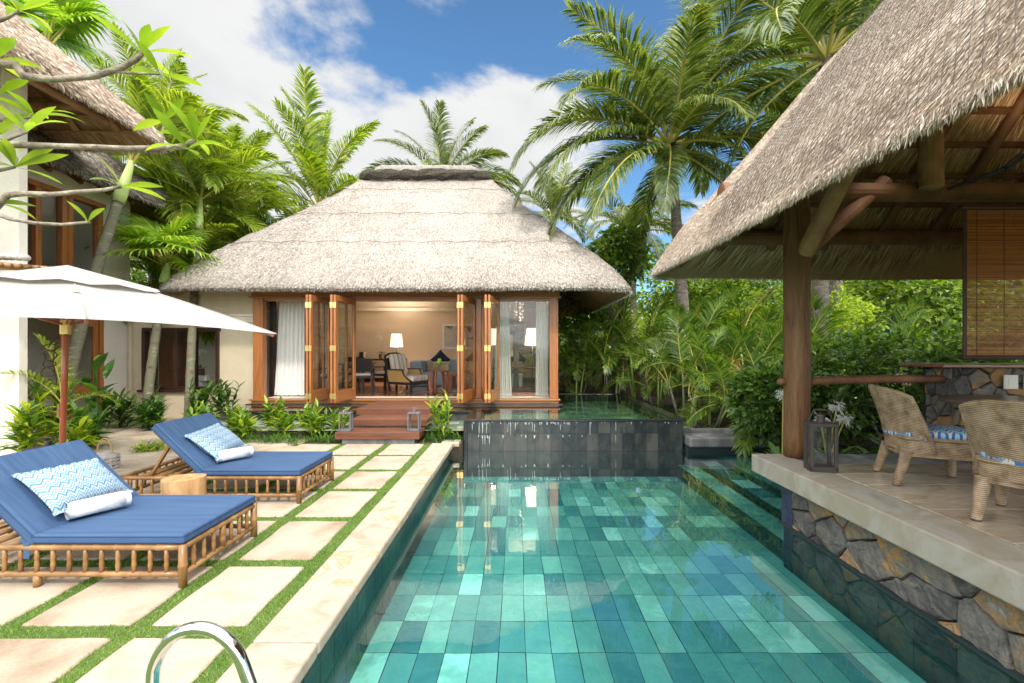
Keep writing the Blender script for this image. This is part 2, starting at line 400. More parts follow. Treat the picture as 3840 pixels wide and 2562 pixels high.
m_shade = emis('lamp_shade_lit', (1.0,.62,.30), 2.2)
m_shade2 = emis('lamp_shade_pale', (1.0,.74,.58), 1.8)
m_spot = emis('spot_lamp_lit', (1.0,.75,.35), 6)
m_tv = plain('screen_grey', (.16,.15,.14), .25)
# foliage
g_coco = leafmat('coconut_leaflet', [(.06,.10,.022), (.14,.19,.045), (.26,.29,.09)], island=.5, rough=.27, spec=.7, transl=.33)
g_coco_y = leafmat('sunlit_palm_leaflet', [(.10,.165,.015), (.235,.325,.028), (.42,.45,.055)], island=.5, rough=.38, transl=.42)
g_areca = leafmat('areca_leaflet', [(.05,.11,.018), (.12,.21,.03), (.26,.34,.05)], island=.5, rough=.33, transl=.38)
g_areca_y = leafmat('golden_areca_leaflet', [(.12,.13,.02), (.3,.22,.045), (.42,.26,.07)], island=.5, rough=.45, transl=.4, tr=(1.3,1.3,.7))
g_fan = leafmat('fan_leaf', [(.14,.27,.02), (.28,.43,.04), (.45,.56,.08)], island=.5, rough=.4, transl=.42)
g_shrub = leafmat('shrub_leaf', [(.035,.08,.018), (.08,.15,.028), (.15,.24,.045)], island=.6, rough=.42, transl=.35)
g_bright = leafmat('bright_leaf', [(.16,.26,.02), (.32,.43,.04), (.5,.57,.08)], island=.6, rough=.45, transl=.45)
g_ginger = leafmat('ginger_leaf', [(.08,.17,.015), (.2,.33,.03), (.5,.54,.05)], island=.75, rough=.35, transl=.4)
g_ginger_d = leafmat('dark_ginger_leaf', [(.03,.08,.018), (.07,.16,.025), (.14,.26,.04)], island=.55, rough=.3, transl=.35)
g_lily = leafmat('lily_leaf', [(.035,.09,.02), (.08,.17,.03), (.16,.27,.06)], island=.5, rough=.3, transl=.35)
g_frangi = leafmat('frangipani_leaf', [(.105,.18,.02), (.19,.285,.03), (.28,.36,.05)], island=.4, rough=.4, transl=.5)
g_far = leafmat('far_leaf', [(.05,.10,.02), (.13,.21,.03), (.3,.38,.06)], island=.7, rough=.5, transl=.4)
m_rachis = mat('palm_midrib', [(.28,.26,.05), (.48,.42,.10)], scale=3, rough=.5)
m_cshaft = mat('green_crownshaft', [(.30,.42,.10), (.50,.60,.22)], scale=3, stretch=(1,1,.3), rough=.4)
m_trunk = mat('palm_trunk', [(.07,.055,.043), (.15,.125,.1), (.25,.215,.18)], scale=5, stretch=(1,1,4), rough=.9, bump=.7, bscale=7, bstretch=(.6,.6,3))
m_trunk_g = mat('ringed_trunk', [(.09,.07,.05), (.2,.165,.12), (.15,.17,.09), (.34,.31,.26)], scale=6, stretch=(1,1,2.2), rough=.9, bump=.6, bscale=8, bstretch=(.5,.5,4))
m_bark = mat('frangipani_bark', [(.11,.085,.065), (.28,.225,.17), (.42,.36,.29)], scale=14, rough=.8, bump=.9, bscale=40)
m_brown = mat('brown_bark', [(.05,.035,.025), (.12,.09,.065)], scale=8, stretch=(1,1,.3), rough=.9, bump=.6)
m_coconut = plain('green_coconut', (.14,.2,.04), .4, var=.3)
m_fence = wood('bamboo_fence', (.05,.03,.016), (.12,.075,.04), 'z', rough=.7)
ZZ = [(0,(.07,.20,.40)), (.16,(.44,.44,.39)), (.27,(.22,.40,.58)), (.40,(.13,.2,.28)), (.48,(.42,.52,.60)), (.62,(.08,.24,.46)), (.74,(.52,.51,.45)), (.86,(.28,.45,.6))]
m_zig = zigzag('chevron_weave', ZZ, 36, 12.5, .42)
ZC = [(0,(.04,.15,.38)), (.3,(.55,.55,.52)), (.5,(.13,.32,.56)), (.75,(.34,.52,.66))]
m_zig2 = zigzag('chevron_blue', ZC, 22, 9, .7)
# ---------------------------------------------------------------- ground, terrace, pool
def structure(o): return tag(o, kind='structure')

g = MB()
def sheet(mb, x0, x1, y0, y1, z): mb.quad((x0,y0,z), (x1,y0,z), (x1,y1,z), (x0,y1,z))
for r in ((-400,-1.3,-60,500), (4.4,400,-60,500), (-1.3,4.4,8.3,500), (-1.3,4.4,-60,.9)):
    sheet(g, *r, -.07)
structure(g.build('ground', m_lawn))

def tiles(mb, o, u, v, nu, nv, du, dv, gap, jit=.0, off=0, wob=0):
    o = np.array(o, float); u = np.array(u, float); v = np.array(v, float)
    wv = {(i, j): (random.uniform(-1,1)*wob, random.uniform(-1,1)*wob) for i in range(nu+1) for j in range(nv+1)}
    for j in range(nv):
        for i in range(nu):
            s = off*(j % 2)
            a = o + u*(i*du + gap + s) + v*(j*dv + gap)
            b = o + u*((i+1)*du - gap + s) + v*(j*dv + gap)
            c = o + u*((i+1)*du - gap + s) + v*((j+1)*dv - gap)
            d = o + u*(i*du + gap + s) + v*((j+1)*dv - gap)
            q = [p + u*(random.uniform(-1,1)*jit+wv[k][0]) + v*(random.uniform(-1,1)*jit+wv[k][1]) for p, k in ((a,(i,j)),(b,(i+1,j)),(c,(i+1,j+1)),(d,(i,j+1)))]
            mb.quad(*q)

# pavers: columns (x0,x1) and rows (y0,y1) between turf strips
cols = [(-2.13,-1.575), (-2.885,-2.25), (-3.655,-3.005)]
rows_c = [1.74, 2.589, 3.418, 4.31, 5.19, 6.03, 6.88, 7.75]
def slab(mb, x0, x1, y0, y1, z, th=.035, jit=.012, n=5):
    # slab with slightly uneven edges, rounded arris
    pts = []
    cs = [(x0,y0),(x1,y0),(x1,y1),(x0,y1)]
    for k in range(4):
        a, b = cs[k], cs[(k+1) % 4]
        for i in range(n):
            t = i/n
            j = jit if i else jit*.5
            pts.append((a[0]+(b[0]-a[0])*t + random.uniform(-j,j), a[1]+(b[1]-a[1])*t + random.uniform(-j,j)))
    cx, cy = (x0+x1)/2, (y0+y1)/2
    top = [(cx+(x-cx)*(1-.008/abs(x1-x0)*2), cy+(y-cy)*(1-.008/abs(y1-y0)*2), z) for x, y in pts]
    mid = [(x, y, z-.008) for x, y in pts]; low = [(x, y, z-th) for x, y in pts]
    m = len(pts)
    F = [tuple(range(m))]
    for k in range(m):
        l = (k+1) % m
        F += [(k, m+k, m+l, l), (m+k, 2*m+k, 2*m+l, m+l)]
    mb.add(top+mid+low, F)

pv = MB()
for x0, x1 in cols:
    for a, b in zip(rows_c[:-1], rows_c[1:]):
        slab(pv, x0, x1, a+.06, b-.06, random.uniform(-.003,.003), jit=.008)
for a, b in zip(rows_c[:5], rows_c[1:6]):
    slab(pv, -5.2, -3.785, a+.012, b-.012, random.uniform(-.003,.003))
    slab(pv, -6.9, -5.225, a+.012, b-.012, random.uniform(-.003,.003))
yy = 6.06
for rj, dy in enumerate((.78, .72, .8, .76, .8, .8)):
    x = -3.82 + (.5 if rj % 2 else 0)
    if rj >= 2: x = -5.9 - (.4 if rj % 2 else 0)
    while x > -10.5:
        w = random.uniform(.95, 1.35)
        slab(pv, x-w, x-.04, yy+.02, yy+dy-.025, random.uniform(-.004,.004), jit=.02)
        x -= w
    yy += dy
structure(pv.build('terrace_paving', m_paver))
tb = MB()
sheet(tb, -9.6, -3.7, 1.6, 10.6, -.018)
structure(tb.build('gravel_joints', m_gravel))
tf = MB()
sheet(tf, -3.80, -1.44, .6, 7.74, -.014)
sheet(tf, -3.95, -3.80, 1.2, 7.0, -.012)
structure(tf.build('turf_ground', m_turf))

# short turf in the joints
def strip_pts(x0, x1, y0, y1, dens):
    n = int((x1-x0)*(y1-y0)*dens)
    return np.stack([RNG.uniform(x0-.012, x1+.012, n), RNG.uniform(y0-.012, y1+.012, n)], 1)
P = []
for (a, b) in ((-1.575,-1.455), (-2.25,-2.13), (-3.005,-2.885), (-3.785,-3.655)):
    for y0, y1, dn in ((1.7, 3.6, 16000), (3.6, 5.6, 9000), (5.6, 7.74, 5500)):
        P.append(strip_pts(a, b, y0, y1, dn))
for y in rows_c:
    dn = 15000 if y < 3.5 else 8000 if y < 5.5 else 5000
    for x0, x1 in cols: P.append(strip_pts(x0, x1, y-.06, y+.06, dn))
P = np.concatenate(P); n = len(P)
pos = np.concatenate([P, np.full((n, 1), -.016)], 1)
d = np.stack([RNG.normal(0,.75,n), RNG.normal(0,.75,n), np.full(n, 1.0)], 1)
sc = np.clip(pos[:,1]/4.5, .7, 1.6)
V, F = kites(pos, d, RNG.normal(0,1,(n,3)), RNG.uniform(.014,.028,n), RNG.uniform(.004,.0065,n)*sc)
structure_grass = tag(link('turf_joints', fast_mesh('turf_joints', V, F, m_blade)), 'short green turf growing in the joints between the pavers', 'grass', kind='stuff')

# coping along the pool
cp = MB(); y = 1.0
while y < 7.6:
    L_ = random.uniform(.42, .62); e = min(y+L_, 7.74)
    if 7.74-e < .25: e = 7.74
    q = random.uniform(-.004, .004)
    cp.box(-1.45, -1.085+q, y+.004, e-.004, -.075, .008+random.uniform(-.002,.002)); y = e
    if y >= 7.74: break
cp.box(-1.30, -.99, 7.745, 8.02, -.07, .012)
structure(cp.build('pool_coping', m_coping, bevel=.018, seg=3))

WZ = -.2; FZ = -.65
pf = MB()
tiles(pf, (-1.14, 1.0, FZ), (1,0,0), (0,1,0), 20, 18, .2, .3955, .0028, .0018, wob=.007)
structure(pf.build('pool_floor', m_floor_tile))
pb = MB(); sheet(pb, -1.2, 4.4, .9, 8.2, FZ-.012)
structure(pb.build('pool_bed', m_grout))
pw = MB(); pwb = MB()
tiles(pw, (-1.13, 1.0, FZ), (0,1,0), (0,0,1), 35, 2, .2011, .29, .003, .001)
pwb.box(-1.3, -1.136, .9, 8.04, -.8, -.08)
tiles(pw, (2.76, 1.0, FZ), (0,1,0), (0,0,1), 12, 2, .31, .225, .003, .001)
pwb.box(2.766, 2.9, .9, 4.72, -.8, -.205)
pwb.box(2.72, 2.90, .9, 4.74, -.205, -.185)
tiles(pw, (-1.13, 8.034, FZ), (1,0,0), (0,0,1), 26, 2, .2065, .225, .003, .001)
pwb.box(-1.2, 4.4, 8.04, 8.2, -.8, -.2)
structure(pw.build('pool_wall', m_wall_tile)); structure(pwb.build('pool_wall_backing', m_grout))
# submerged entry steps on the far right
st = MB(); stb = MB()
for x0, x1, z in ((2.82,3.17,-.44), (3.17,3.46,-.355), (3.46,4.3,-.27)):
    tiles(st, (x0+.012, 4.78, z), (1,0,0), (0,1,0), 1 if x1 < 4 else 3, 8, min(x1-x0-.012, .3), .405, .003, .001)
    stb.box(x0, 4.35, 4.76, 8.03, FZ, z-.006)
structure(st.build('pool_step_treads', m_floor_tile)); structure(stb.build('pool_step_base', m_wall_tile))
wt = MB(); sheet(wt, -1.13, 4.3, 1.0, 8.034, WZ)
structure(wt.build('pool_water', m_water))
rj = MB(); rj.tube([(2.05,1.1,FZ+.006),(2.05,8,FZ+.006)], .004, 4)

# infinity edge block and mirror pool in front of the lounge
X0, X1, Y0, Y1, TZ = -.93, 2.95, 8.04, 12.6, .355
mp = thing('mirror_pool', 'raised black slate mirror pool with water sheeting over its tiled edge wall', 'pool', (1.0, 8.04, -.2))
b = MB(); b.box(X0+.02, X1-.02, Y0+.012, Y0+.2, -.62, TZ-.03); b.box(X0+.02, X0+.2, Y0+.2, 9.26, -.3, TZ-.03)
b.box(X1-.2, X1-.02, Y0+.2, Y1, -.3, TZ-.03); b.box(X0-5.2, X0+.02, 9.26, 9.4, -.1, TZ-.04); b.box(X0, X1, Y1, Y1+.15, -.1, TZ+.0)
b.build('wall_core', m_grout, mp, world=True)
t = MB()
tiles(t, (X0+.05, Y0+.006, -.2), (1,0,0), (0,0,1), 18, 1, .2105, .315, .0025, .001)
tiles(t, (X0+.05, Y0+.006, .115), (1,0,0), (0,0,1), 18, 1, .2105, .212, .0025, .001)
tiles(t, (X0+.05, Y0+.004, -.64), (1,0,0), (0,0,1), 18, 1, .2105, .435, .0025, .001)
tiles(t, (X0+.014, 9.26, .115), (0,-1,0), (0,0,1), 6, 1, .2, .205, .0025, .001)
tiles(t, (X0+.014, 9.26, -.2), (0,-1,0), (0,0,1), 6, 1, .2, .31, .0025, .001)
tiles(t, (X0-5.2, 9.252, -.04), (1,0,0), (0,0,1), 25, 1, .207, .345, .0025, .001)
nslate = len(t.F)
r = MB(); r.box(X0-.01, X1+.03, Y0-.012, Y0+.045, TZ-.038, TZ+.004)
r.box(X0-.01, X0+.05, Y0+.045, 9.2, TZ-.038, TZ+.004); r.box(X0-5.2, X0+.05, 9.2, 9.29, TZ-.042, TZ+.004)
r.box(X1-.2, X1+.03, Y0+.045, Y1+.15, TZ-.038, TZ+.016); r.box(X0+1.8, X1-.2, Y1-.02, Y1+.15, TZ-.038, TZ+.016)
r.box(X0-.02, X0+.05, Y0+.003, Y0+.03, -.3, TZ-.038)
r.build('stone_rim', m_rim, mp, bevel=.008, world=True)
f = MB(); tiles(f, (X0-5.2, 8.1, .15), (1,0,0), (0,1,0), 19, 24, .48, .24, .004, .001, off=.2)
f.build('slate_floor', m_slate_floor, mp, world=True)
w = MB(); sheet(w, X0-5.25, X1-.17, 9.28, Y1, TZ); sheet(w, X0+.04, X1-.17, Y0+.03, 9.28, TZ)
w.build('water_sheet', m_water2, mp, world=True)
ld = t
for i in range(90):
    x = random.choice([random.uniform(X0+.1, X0+.9), random.uniform(X0+.8,X0+2), random.uniform(X0+.1, X1-.1)])
    L_ = random.uniform(.01,.06) if random.random() < .75 else random.uniform(.1,.25)
    zt = TZ-.04 if random.random() < .8 else .08
    wd = random.uniform(.006,.02) if L_ < .1 else random.uniform(.005,.012)
    ld.add([(x-wd,Y0+.002,zt),(x+wd,Y0+.002,zt),(x+wd*.3,Y0+.002,zt-L_),(x-wd*.4,Y0+.002,zt-L_*.9)], [(0,3,2,1)])
st_ = ld.build('slate_tiles', [m_slate, m_lime], mp, world=True)
st_.data.polygons.foreach_set('material_index', [0]*nslate + [1]*(len(st_.data.polygons)-nslate))

# planting bed and its kerbs
bd = MB(); bd.box(-9.0, -.96, 7.76, 9.25, -.3, -.02); bd.box(-9.0, -6.1, 9.25, 10.6, -.3, -.015)
bd.box(3.05, 12, 8.5, 30, -.3, .05); bd.box(-30, 3.05, 17, 30, -.3, .05)
structure(bd.build('planting_soil', m_soil))
kb = thing('stone_kerb', 'dark grey stepped stone kerb in front of the palm thicket', 'kerb', (3.9, 8.1, -.2))
k1 = MB(); k1.box(2.98, 4.45, 7.86, 8.34, -.1, .068); k1.build('ledge', m_grey_stone, kb, bevel=.03, world=True, seg=3)
k1 = MB(); k1.box(3.02, 12, 8.34, 8.5, -.2, .135); k1.box(2.955, 3.1, 8.3, 12.8, -.2, .135); k1.build('upstand', m_grey_stone, kb, bevel=.02, world=True)
k1 = MB(); k1.box(2.98, 4.3, 7.95, 8.34, -.66, -.1); k1.build('base', m_grout, kb, world=True)

# timber steps to the lounge
ts = thing('timber_steps', 'three wide red timber steps leading up to the open lounge doors', 'steps', (-2.4, 8.5, 0))
def boards(mb, x0, x1, y0, y1, z, th, bw):
    n = max(1, round((y1-y0)/bw)); w_ = (y1-y0)/n
    for i in range(n): mb.box(x0, x1, y0+i*w_+.003, y0+(i+1)*w_-.003, z-th, z)
for (x0, x1, y0, y1, z, zb) in ((-3.09,-1.66,7.70,8.23,.19,.075), (-3.02,-1.62,8.2,8.85,.333,.215), (-3.12,-1.68,8.82,10.3,.452,.33)):
    m = MB(); boards(m, x0, x1, y0+.03, y1, z, .03, .09); m.box(x0, x1, y0, y0+.027, zb, z+.001)
    m.box(x0, x0+.03, y0+.03, y1, zb, z-.032); m.box(x1-.03, x1, y0+.03, y1, zb, z-.032)
    m.build('step', m_teak_d, ts, bevel=.005, world=True)
m = MB(); m.box(-2.98, -1.75, 7.74, 8.2, -.05, .074); m.box(-2.9,-1.8, 8.3, 9.2, -.05, .21); m.build('concrete_base', m_grey_stone, ts, world=True)
# ---------------------------------------------------------------- thatched roofs
def ring(cx, cy, hx, hy, r, na=7, ne=12):
    r = min(r, hx*.98, hy*.98)
    P = []
    cs = [(1,1,0), (-1,1,90), (-1,-1,180), (1,-1,270)]
    for k, (sx, sy, a0) in enumerate(cs):
        ox, oy = cx+sx*(hx-r), cy+sy*(hy-r)
        for i in range(na+1):
            q = R(a0+90*i/na); P.append((ox+r*math.cos(q), oy+r*math.sin(q)))
        nx = cs[(k+1) % 4]
        q = R(nx[2]); e = (cx+nx[0]*(hx-r)+r*math.cos(q), cy+nx[1]*(hy-r)+r*math.sin(q)); a = P[-1]
        for i in range(1, ne):
            P.append((a[0]+(e[0]-a[0])*i/ne, a[1]+(e[1]-a[1])*i/ne))
    return P

def roof_grid(cx, cy, ax, ay, Hx, Hy, prof, rc, wob=.03, sub=3, r0=.15):
    pr = [prof[0]]
    for a, b in zip(prof[:-1], prof[1:]):
        n = sub if abs(a[0]-b[0]) > .12 else 1
        for i in range(1, n+1): pr.append((a[0]+(b[0]-a[0])*i/n, a[1]+(b[1]-a[1])*i/n))
    G = []
    for k, (d, z) in enumerate(pr):
        rg = ring(cx, cy, ax+d*(Hx-ax), ay+d*(Hy-ay), r0+rc*d)
        G.append([(x, y, z) for x, y in rg])
    G = np.array(G)
    m = G.shape[1]; t = np.arange(m)/m*2*PI
    for k in range(len(G)):
        w = np.zeros(m)
        for h in range(3, 15): w += RNG.normal(0, 1/h**.6)*np.sin(h*t + RNG.uniform(0, 6))
        w /= 2.2
        G[k,:,2] += w*wob
    return G, pr

def scatter_straw(G, n, L, W, lift, keep=None, down=1, jit=.25, kdir=None):
    A = G[:-1]; B = G[1:]
    A2 = np.roll(A, -1, 1); B2 = np.roll(B, -1, 1)
    nn = np.cross(B-A, A2-A); area = np.linalg.norm(nn, axis=2)
    cen = (A+B+A2+B2)/4
    w = area.copy()
    if keep is not None: w *= keep(cen)
    idx = RNG.choice(w.size, n, p=(w/w.sum()).ravel()); i, j = np.unravel_index(idx, w.shape)
    u = RNG.random((n,1)); v = RNG.random((n,1))
    p = (A[i,j]*(1-u)+A2[i,j]*u)*(1-v) + (B[i,j]*(1-u)+B2[i,j]*u)*v
    im = i if kdir is None else np.minimum(i, kdir)
    dn = nrm(B[im,j]-A[im,j])*down; sd = nrm(A2[i,j]-A[i,j]+1e-6)
    no = nrm(nn[i,j]); c = cen[i,j]
    dd = dn + sd*RNG.normal(0, jit, (n,1)) + no*RNG.uniform(lift[0], lift[1], (n,1))
    return kites(p + no*.002, dd, no + sd*RNG.normal(0,.3,(n,1)), RNG.uniform(L[0], L[1], n), RNG.uniform(W[0], W[1], n))

def fringe(G, k, n, L, W, keep=None):
    """loose straw ends hanging along one ring"""
    P = G[k]; Q = np.roll(P, -1, 0); ln = np.linalg.norm(Q-P, axis=1)
    if keep is not None: ln = ln*keep((P+Q)/2)
    i = RNG.choice(len(P), n, p=ln/ln.sum()); u = RNG.random((n,1))
    p = P[i]*(1-u)+Q[i]*u; o = G[k-2][i]; o2 = nrm(P[i]-o); sd = nrm(Q[i]-P[i]+1e-6)
    dd = o2 + np.array([0,0,-.55]) + sd*RNG.normal(0,.3,(n,1)) + RNG.normal(0,.18,(n,3))
    p = p - o2*.03 + RNG.normal(0,.012,(n,3))
    return kites(p, dd, RNG.normal(0,1,(n,3)), RNG.uniform(L[0], L[1], n), RNG.uniform(W[0], W[1], n))

def joinVF(*vf):
    Vs, Fs, k = [], [], 0
    for V, F in vf: Vs.append(V); Fs.append(F+k); k += len(V)
    return np.concatenate(Vs), np.concatenate(Fs)

def make_roof(parent, G, eave_k, m_base, m_st, n_straw, keep, L, W, lift, n_fr, frL, frW, m_un=None, n_un=0):
    off = np.array(parent.location)
    o = MB(); o.grid(G[:eave_k+1]-off, True); r = o.build('thatch', [m_base], parent, smooth=True)
    u = MB(); u.grid(G[eave_k:]-off, True); u.build('thatch_underside', m_un or m_under, parent, smooth=True)
    V, F = joinVF(scatter_straw(G[:eave_k+1], n_straw, L, W, lift, keep, kdir=eave_k-5), fringe(G, eave_k, n_fr, frL, frW, keep and (lambda c: keep(c[None])[0])))
    link('straw', fast_mesh('straw', V-off, F, m_st), r)
    if n_un:
        V, F = scatter_straw(G[eave_k+3:], n_un, (.2,.4), (.008,.016), (-.03,-.002), keep, down=-1, jit=.12)
        link('underside_straw', fast_mesh('underside_straw', V-off, F, m_ustraw), parent)
    return r

def wavy(z0, z1, n, a=.0): return [(z0+(z1-z0)*i/n) for i in range(n+1)]

# ---------------------------------------------------------------- lounge pavilion (centre)
FY = 10.45; FL = .47
H = thing('lounge_house', 'thatched lounge house with folding timber glass doors standing open behind the pool', 'house', (-2.6, 13.4, 0))
prof = [(.05,6.66), (.10,6.46), (.22,6.0), (.45,5.14), (.70,4.26), (.84,3.74), (.91,3.44), (.955,3.21), (.985,3.03), (1.0,2.90), (.985,2.865), (.95,2.88), (.88,3.02), (.15,5.7)]
G, pr = roof_grid(-2.68, 13.5, 1.72, .05, 5.26, 3.92, prof, .25, wob=.022, sub=8, r0=.55)
ek = min(range(len(pr)), key=lambda i: pr[i][1])
mr = make_roof(H, G, ek, m_thatch, m_straw, 150000, lambda c: ((c[...,1] < 14.3) & (c[...,2] > 2.7)).astype(float),
          (.03,.085), (.005,.011), (.0,.045), 9000, (.03,.09), (.006,.012), n_un=5000)
# ridge cap: crusted roll under a rounded grey top
cap = MB(); L_ = 1.66
for k in range(2):
    pass
def capring(hx, hy, z, wob=0):
    return [(x, y, z+RNG.normal(0, wob)) for x, y in ring(-2.68, 13.5, hx, hy, hy*.9, 6, 16)]
cap.grid(np.array([capring(1.66,.30,6.58), capring(1.60,.33,6.76,.006), capring(1.52,.29,6.91,.008), capring(1.42,.2,6.98,.008), capring(1.3,.02,7.0)])-np.array(H.location), True)
cap.build('ridge_cap', m_cap, H, smooth=True)
cr = MB(); a = [np.array(capring(1.86+.10*math.cos(q), .52+.12*math.cos(q), 6.58+.135*math.sin(q), .02)) + RNG.normal(0,.012,(len(capring(1,.5,0)),3)) for q in np.linspace(-PI/2-.3, PI/2+.6, 7)]
cr.grid(np.array(a)-np.array(H.location), True); cr.build('ridge_crust', m_crust, H, smooth=False)
# scalloped wires
wr = MB()
for zt, ns in ((6.0, 9), (5.02, 13), (4.05, 17)):
    k = min(range(len(pr)), key=lambda i: abs(pr[i][1]-zt) if i < ek else 99)
    P = G[k]; sel = [p for p in P if p[1] < 13.6]
    sel.sort(key=lambda p: math.atan2(p[1]-13.6, p[0]+2.61)); sel = np.array(sel)
    ar = np.concatenate([[0], np.cumsum(np.linalg.norm(np.diff(sel, axis=0), axis=1))])
    tt = np.linspace(0, ar[-1], ns*8)
    pts = np.stack([np.interp(tt, ar, sel[:,i]) for i in range(3)], 1)
    o_ = pts - np.array([-2.61, 13.5, 0]); o_[:,2] = 0; o_[:,0] *= np.clip((np.abs(o_[:,0])-1.7)/2, 0, 1); o_ = nrm(o_)
    sag = np.array([abs(math.sin(i/8*PI)) for i in range(len(pts))])
    pts = pts + o_*(.03 + (1-sag[:,None])*.05) ; pts[:,2] += .035 - (1-sag)*.05
    wr.tube(pts - np.array(H.location), .0055, 4)
wr.build('roof_wires', m_wire, H)

# shell
s = MB()
s.box(-6.0, .92, 10.3, 16.5, .2, FL-.03)
s.build('plinth', m_grout, H, world=True)
s = MB(); s.box(-5.98, .9, FY-.02, 16.3, FL-.03, FL); s.build('timber_floor', m_floorwood, H, world=True)
s = MB(); s.box(-6.02, .94, FY-.16, FY+.12, FL-.10, FL-.035); s.box(-6.05,.97,FY-.2,FY+.1,FL-.035,FL+.004); s.build('door_sill', m_teak_x, H, bevel=.008, world=True)
s = MB(); s.box(-6.1, 1.02, FY-.26, FY+.1, FL-.185, FL-.10); s.build('stone_plinth', m_rim, H, bevel=.01, world=True)
s = MB(); s.box(-6.05, .97, FY-.1, FY+.1, 2.80, 3.06); s.box(-6.09, 1.0, FY-.14, FY+.1, 2.765, 2.80); s.build('lintel', m_teak_x, H, bevel=.008, world=True)
s = MB(); s.box(-6.0, .92, FY-.05, FY+.08, 3.06, 3.5); s.box(-6.0,-5.9,FY+.1,16.3,3.06,3.6); s.build('eave_wall', m_wall, H, world=True)
for x0, x1 in ((-6.02,-5.80), (.74,.93)):
    s = MB(); s.box(x0, x1, FY-.09, FY+.09, FL+.004, 2.765); s.box(x0+.05, x1-.05, FY-.11, FY-.09, FL+.004, 2.765)
    s.build('corner_post', m_teak, H, bevel=.006, world=True)
for x in (-4.62, -.88):
    s = MB(); s.box(x-.06, x+.06, FY-.05, FY+.09, FL+.004, 2.765); s.build('door_post', m_teak, H, bevel=.006, world=True)
s = MB(); s.box(-5.8, .74, FY-.03, FY+.07, 2.70, 2.765); s.build('door_head', m_teak_x, H, world=True)
s = MB(); s.box(-6.0, .92, 16.2, 16.35, FL, 3.9); s.box(-6.0,-5.88,12.6,16.2,FL,3.9); s.box(.8,.92,11.9,16.2,FL,3.9)
s.build('inner_wall', m_inwall, H, world=True)
s = MB(); s.box(-5.99, -5.82, 11.0, 11.25, FL, 2.8); s.box(-5.99,-5.82,12.35,12.62,FL,2.8); s.box(.78,.92,FY+.1,10.8,FL,2.8); s.box(.78,.92,11.6,11.9,FL,2.8); s.build('side_frame', m_dark, H, world=True)
for bx_ in ((-5.93,-5.91,FY+.1,11.0),(-5.93,-5.91,11.25,12.35),(.85,.87,10.8,11.6)):
    s = MB(); s.box(*bx_, FL, 2.76); s.build('side_glazing', m_glass, H, world=True)
s = MB(); s.box(-5.9, .84, FY+.12, 16.25, 3.42, 3.5); s.build('ceiling', m_ceil, H, world=True)
s = MB(); s.box(-5.86, .8, 16.13, 16.2, 2.95, 3.06); s.box(-5.86,-5.8,12.6,16.13,2.95,3.06); s.box(.74,.8,11.9,16.13,2.95,3.06); s.build('cornice', m_trim, H, world=True)
s = MB(); s.box(-5.86, .8, 16.16, 16.2, FL, FL+.12); s.build('skirting', m_dark, H, world=True)
s = MB(); s.box(-5.8,.74,FY+.1,FY+.42,FL,FL+.006); s.build('threshold_stone', m_trim, H, world=True)
# fixed end panes and the folding leaves
for x0, x1 in ((-.82,.74),):
    s = MB(); s.box(x0, x1, FY+.015, FY+.023, FL+.004, 2.70); s.build('window_pane', m_glass, H, world=True)
def leaf(parent, a, b, w=.10, name='door_leaf'):
    """a glazed door leaf between plan points a and b"""
    a = Vector((a[0], a[1], 0)); b = Vector((b[0], b[1], 0)); d = (b-a).normalized(); z0, z1 = FL+.012, 2.735
    f = MB(); th = .045; o = Vector(parent.location)
    def bar(p, q, z_0, z_1): f.beam(p - o + Vector((0,0,(z_0+z_1)/2)), q - o + Vector((0,0,(z_0+z_1)/2)), th, z_1-z_0)
    bar(a, a+d*w, z0, z1); bar(b-d*w, b, z0, z1); bar(a+d*w, b-d*w, z0, z0+.24); bar(a+d*w, b-d*w, z1-.12, z1)
    lf = f.build(name, m_teak, parent, bevel=.006)
    g = MB(); g.beam(a+d*(w+.002)-o+Vector((0,0,(z0+z1)/2+.06)), b-d*(w+.002)-o+Vector((0,0,(z0+z1)/2+.06)), .008, z1-z0-.37)
    gp = g.build('door_pane', m_glass, lf)
    return lf
def pair(xn, yn, xf1, xf2, yf=10.43):
    l1 = leaf(H, (xn-.034, yn), (xf1, yf)); l2 = leaf(H, (xn+.034, yn), (xf2, yf))
    for z in (.62, 1.62, 2.52):
        h = MB(); h.cbox((xn-.036, yn-.004, z), (.055,.006,.12)); h.cbox((xn+.036, yn-.004, z), (.055,.006,.12)); h.tube([(xn,yn-.008,z-.06),(xn,yn-.008,z+.06)], .007, 8)
        h.V = [v - np.array(H.location) for v in h.V]; h.build('hinge', m_brass, H)
pair(-4.34, 9.45, -4.42, -4.3); pair(-3.83, 9.45, -3.9, -3.72); pair(-1.19, 9.45, -1.22, -.97); pair(-.62, 9.45, -.80, -.42)
# curtains
def curtain(x0, x1, y, z0, z1, label, flare=.0, lean=0):
    t = thing('curtain', label, 'curtain', ((x0+x1)/2, y, z0), group='white curtains in the lounge')
    nx = 60; nz = 14; G_ = []
    for k in range(nz+1):
        f = k/nz; w = (x1-x0)*(1+flare*(1-f)); row = []
        for i in range(nx+1):
            u = i/nx
            row.append(((u-.5)*w + lean*(1-f), .045*math.sin(u*2*PI*6.5+.4*f)+.02*math.sin(u*17+3*f)*(1-f), f*(z1-z0)))
        G_.append(row)
    m = MB(); m.grid(np.array(G_)); m.build('curtain_panel', m_curtain, t, smooth=True)
    m = MB(); m.tube([((x0-x1)/2-.03,0,z1-z0+.012),((x1-x0)/2+.03,0,z1-z0+.012)], .012, 8); m.build('curtain_rod', m_brass, t)
curtain(-5.72, -5.12, 10.95, .49, 2.92, 'long white sheer curtain gathered at the left end of the lounge front', .22, -.06)
curtain(-5.2, -4.75, 12.1, .49, 2.92, 'sheer white curtain further inside on the left side of the lounge')
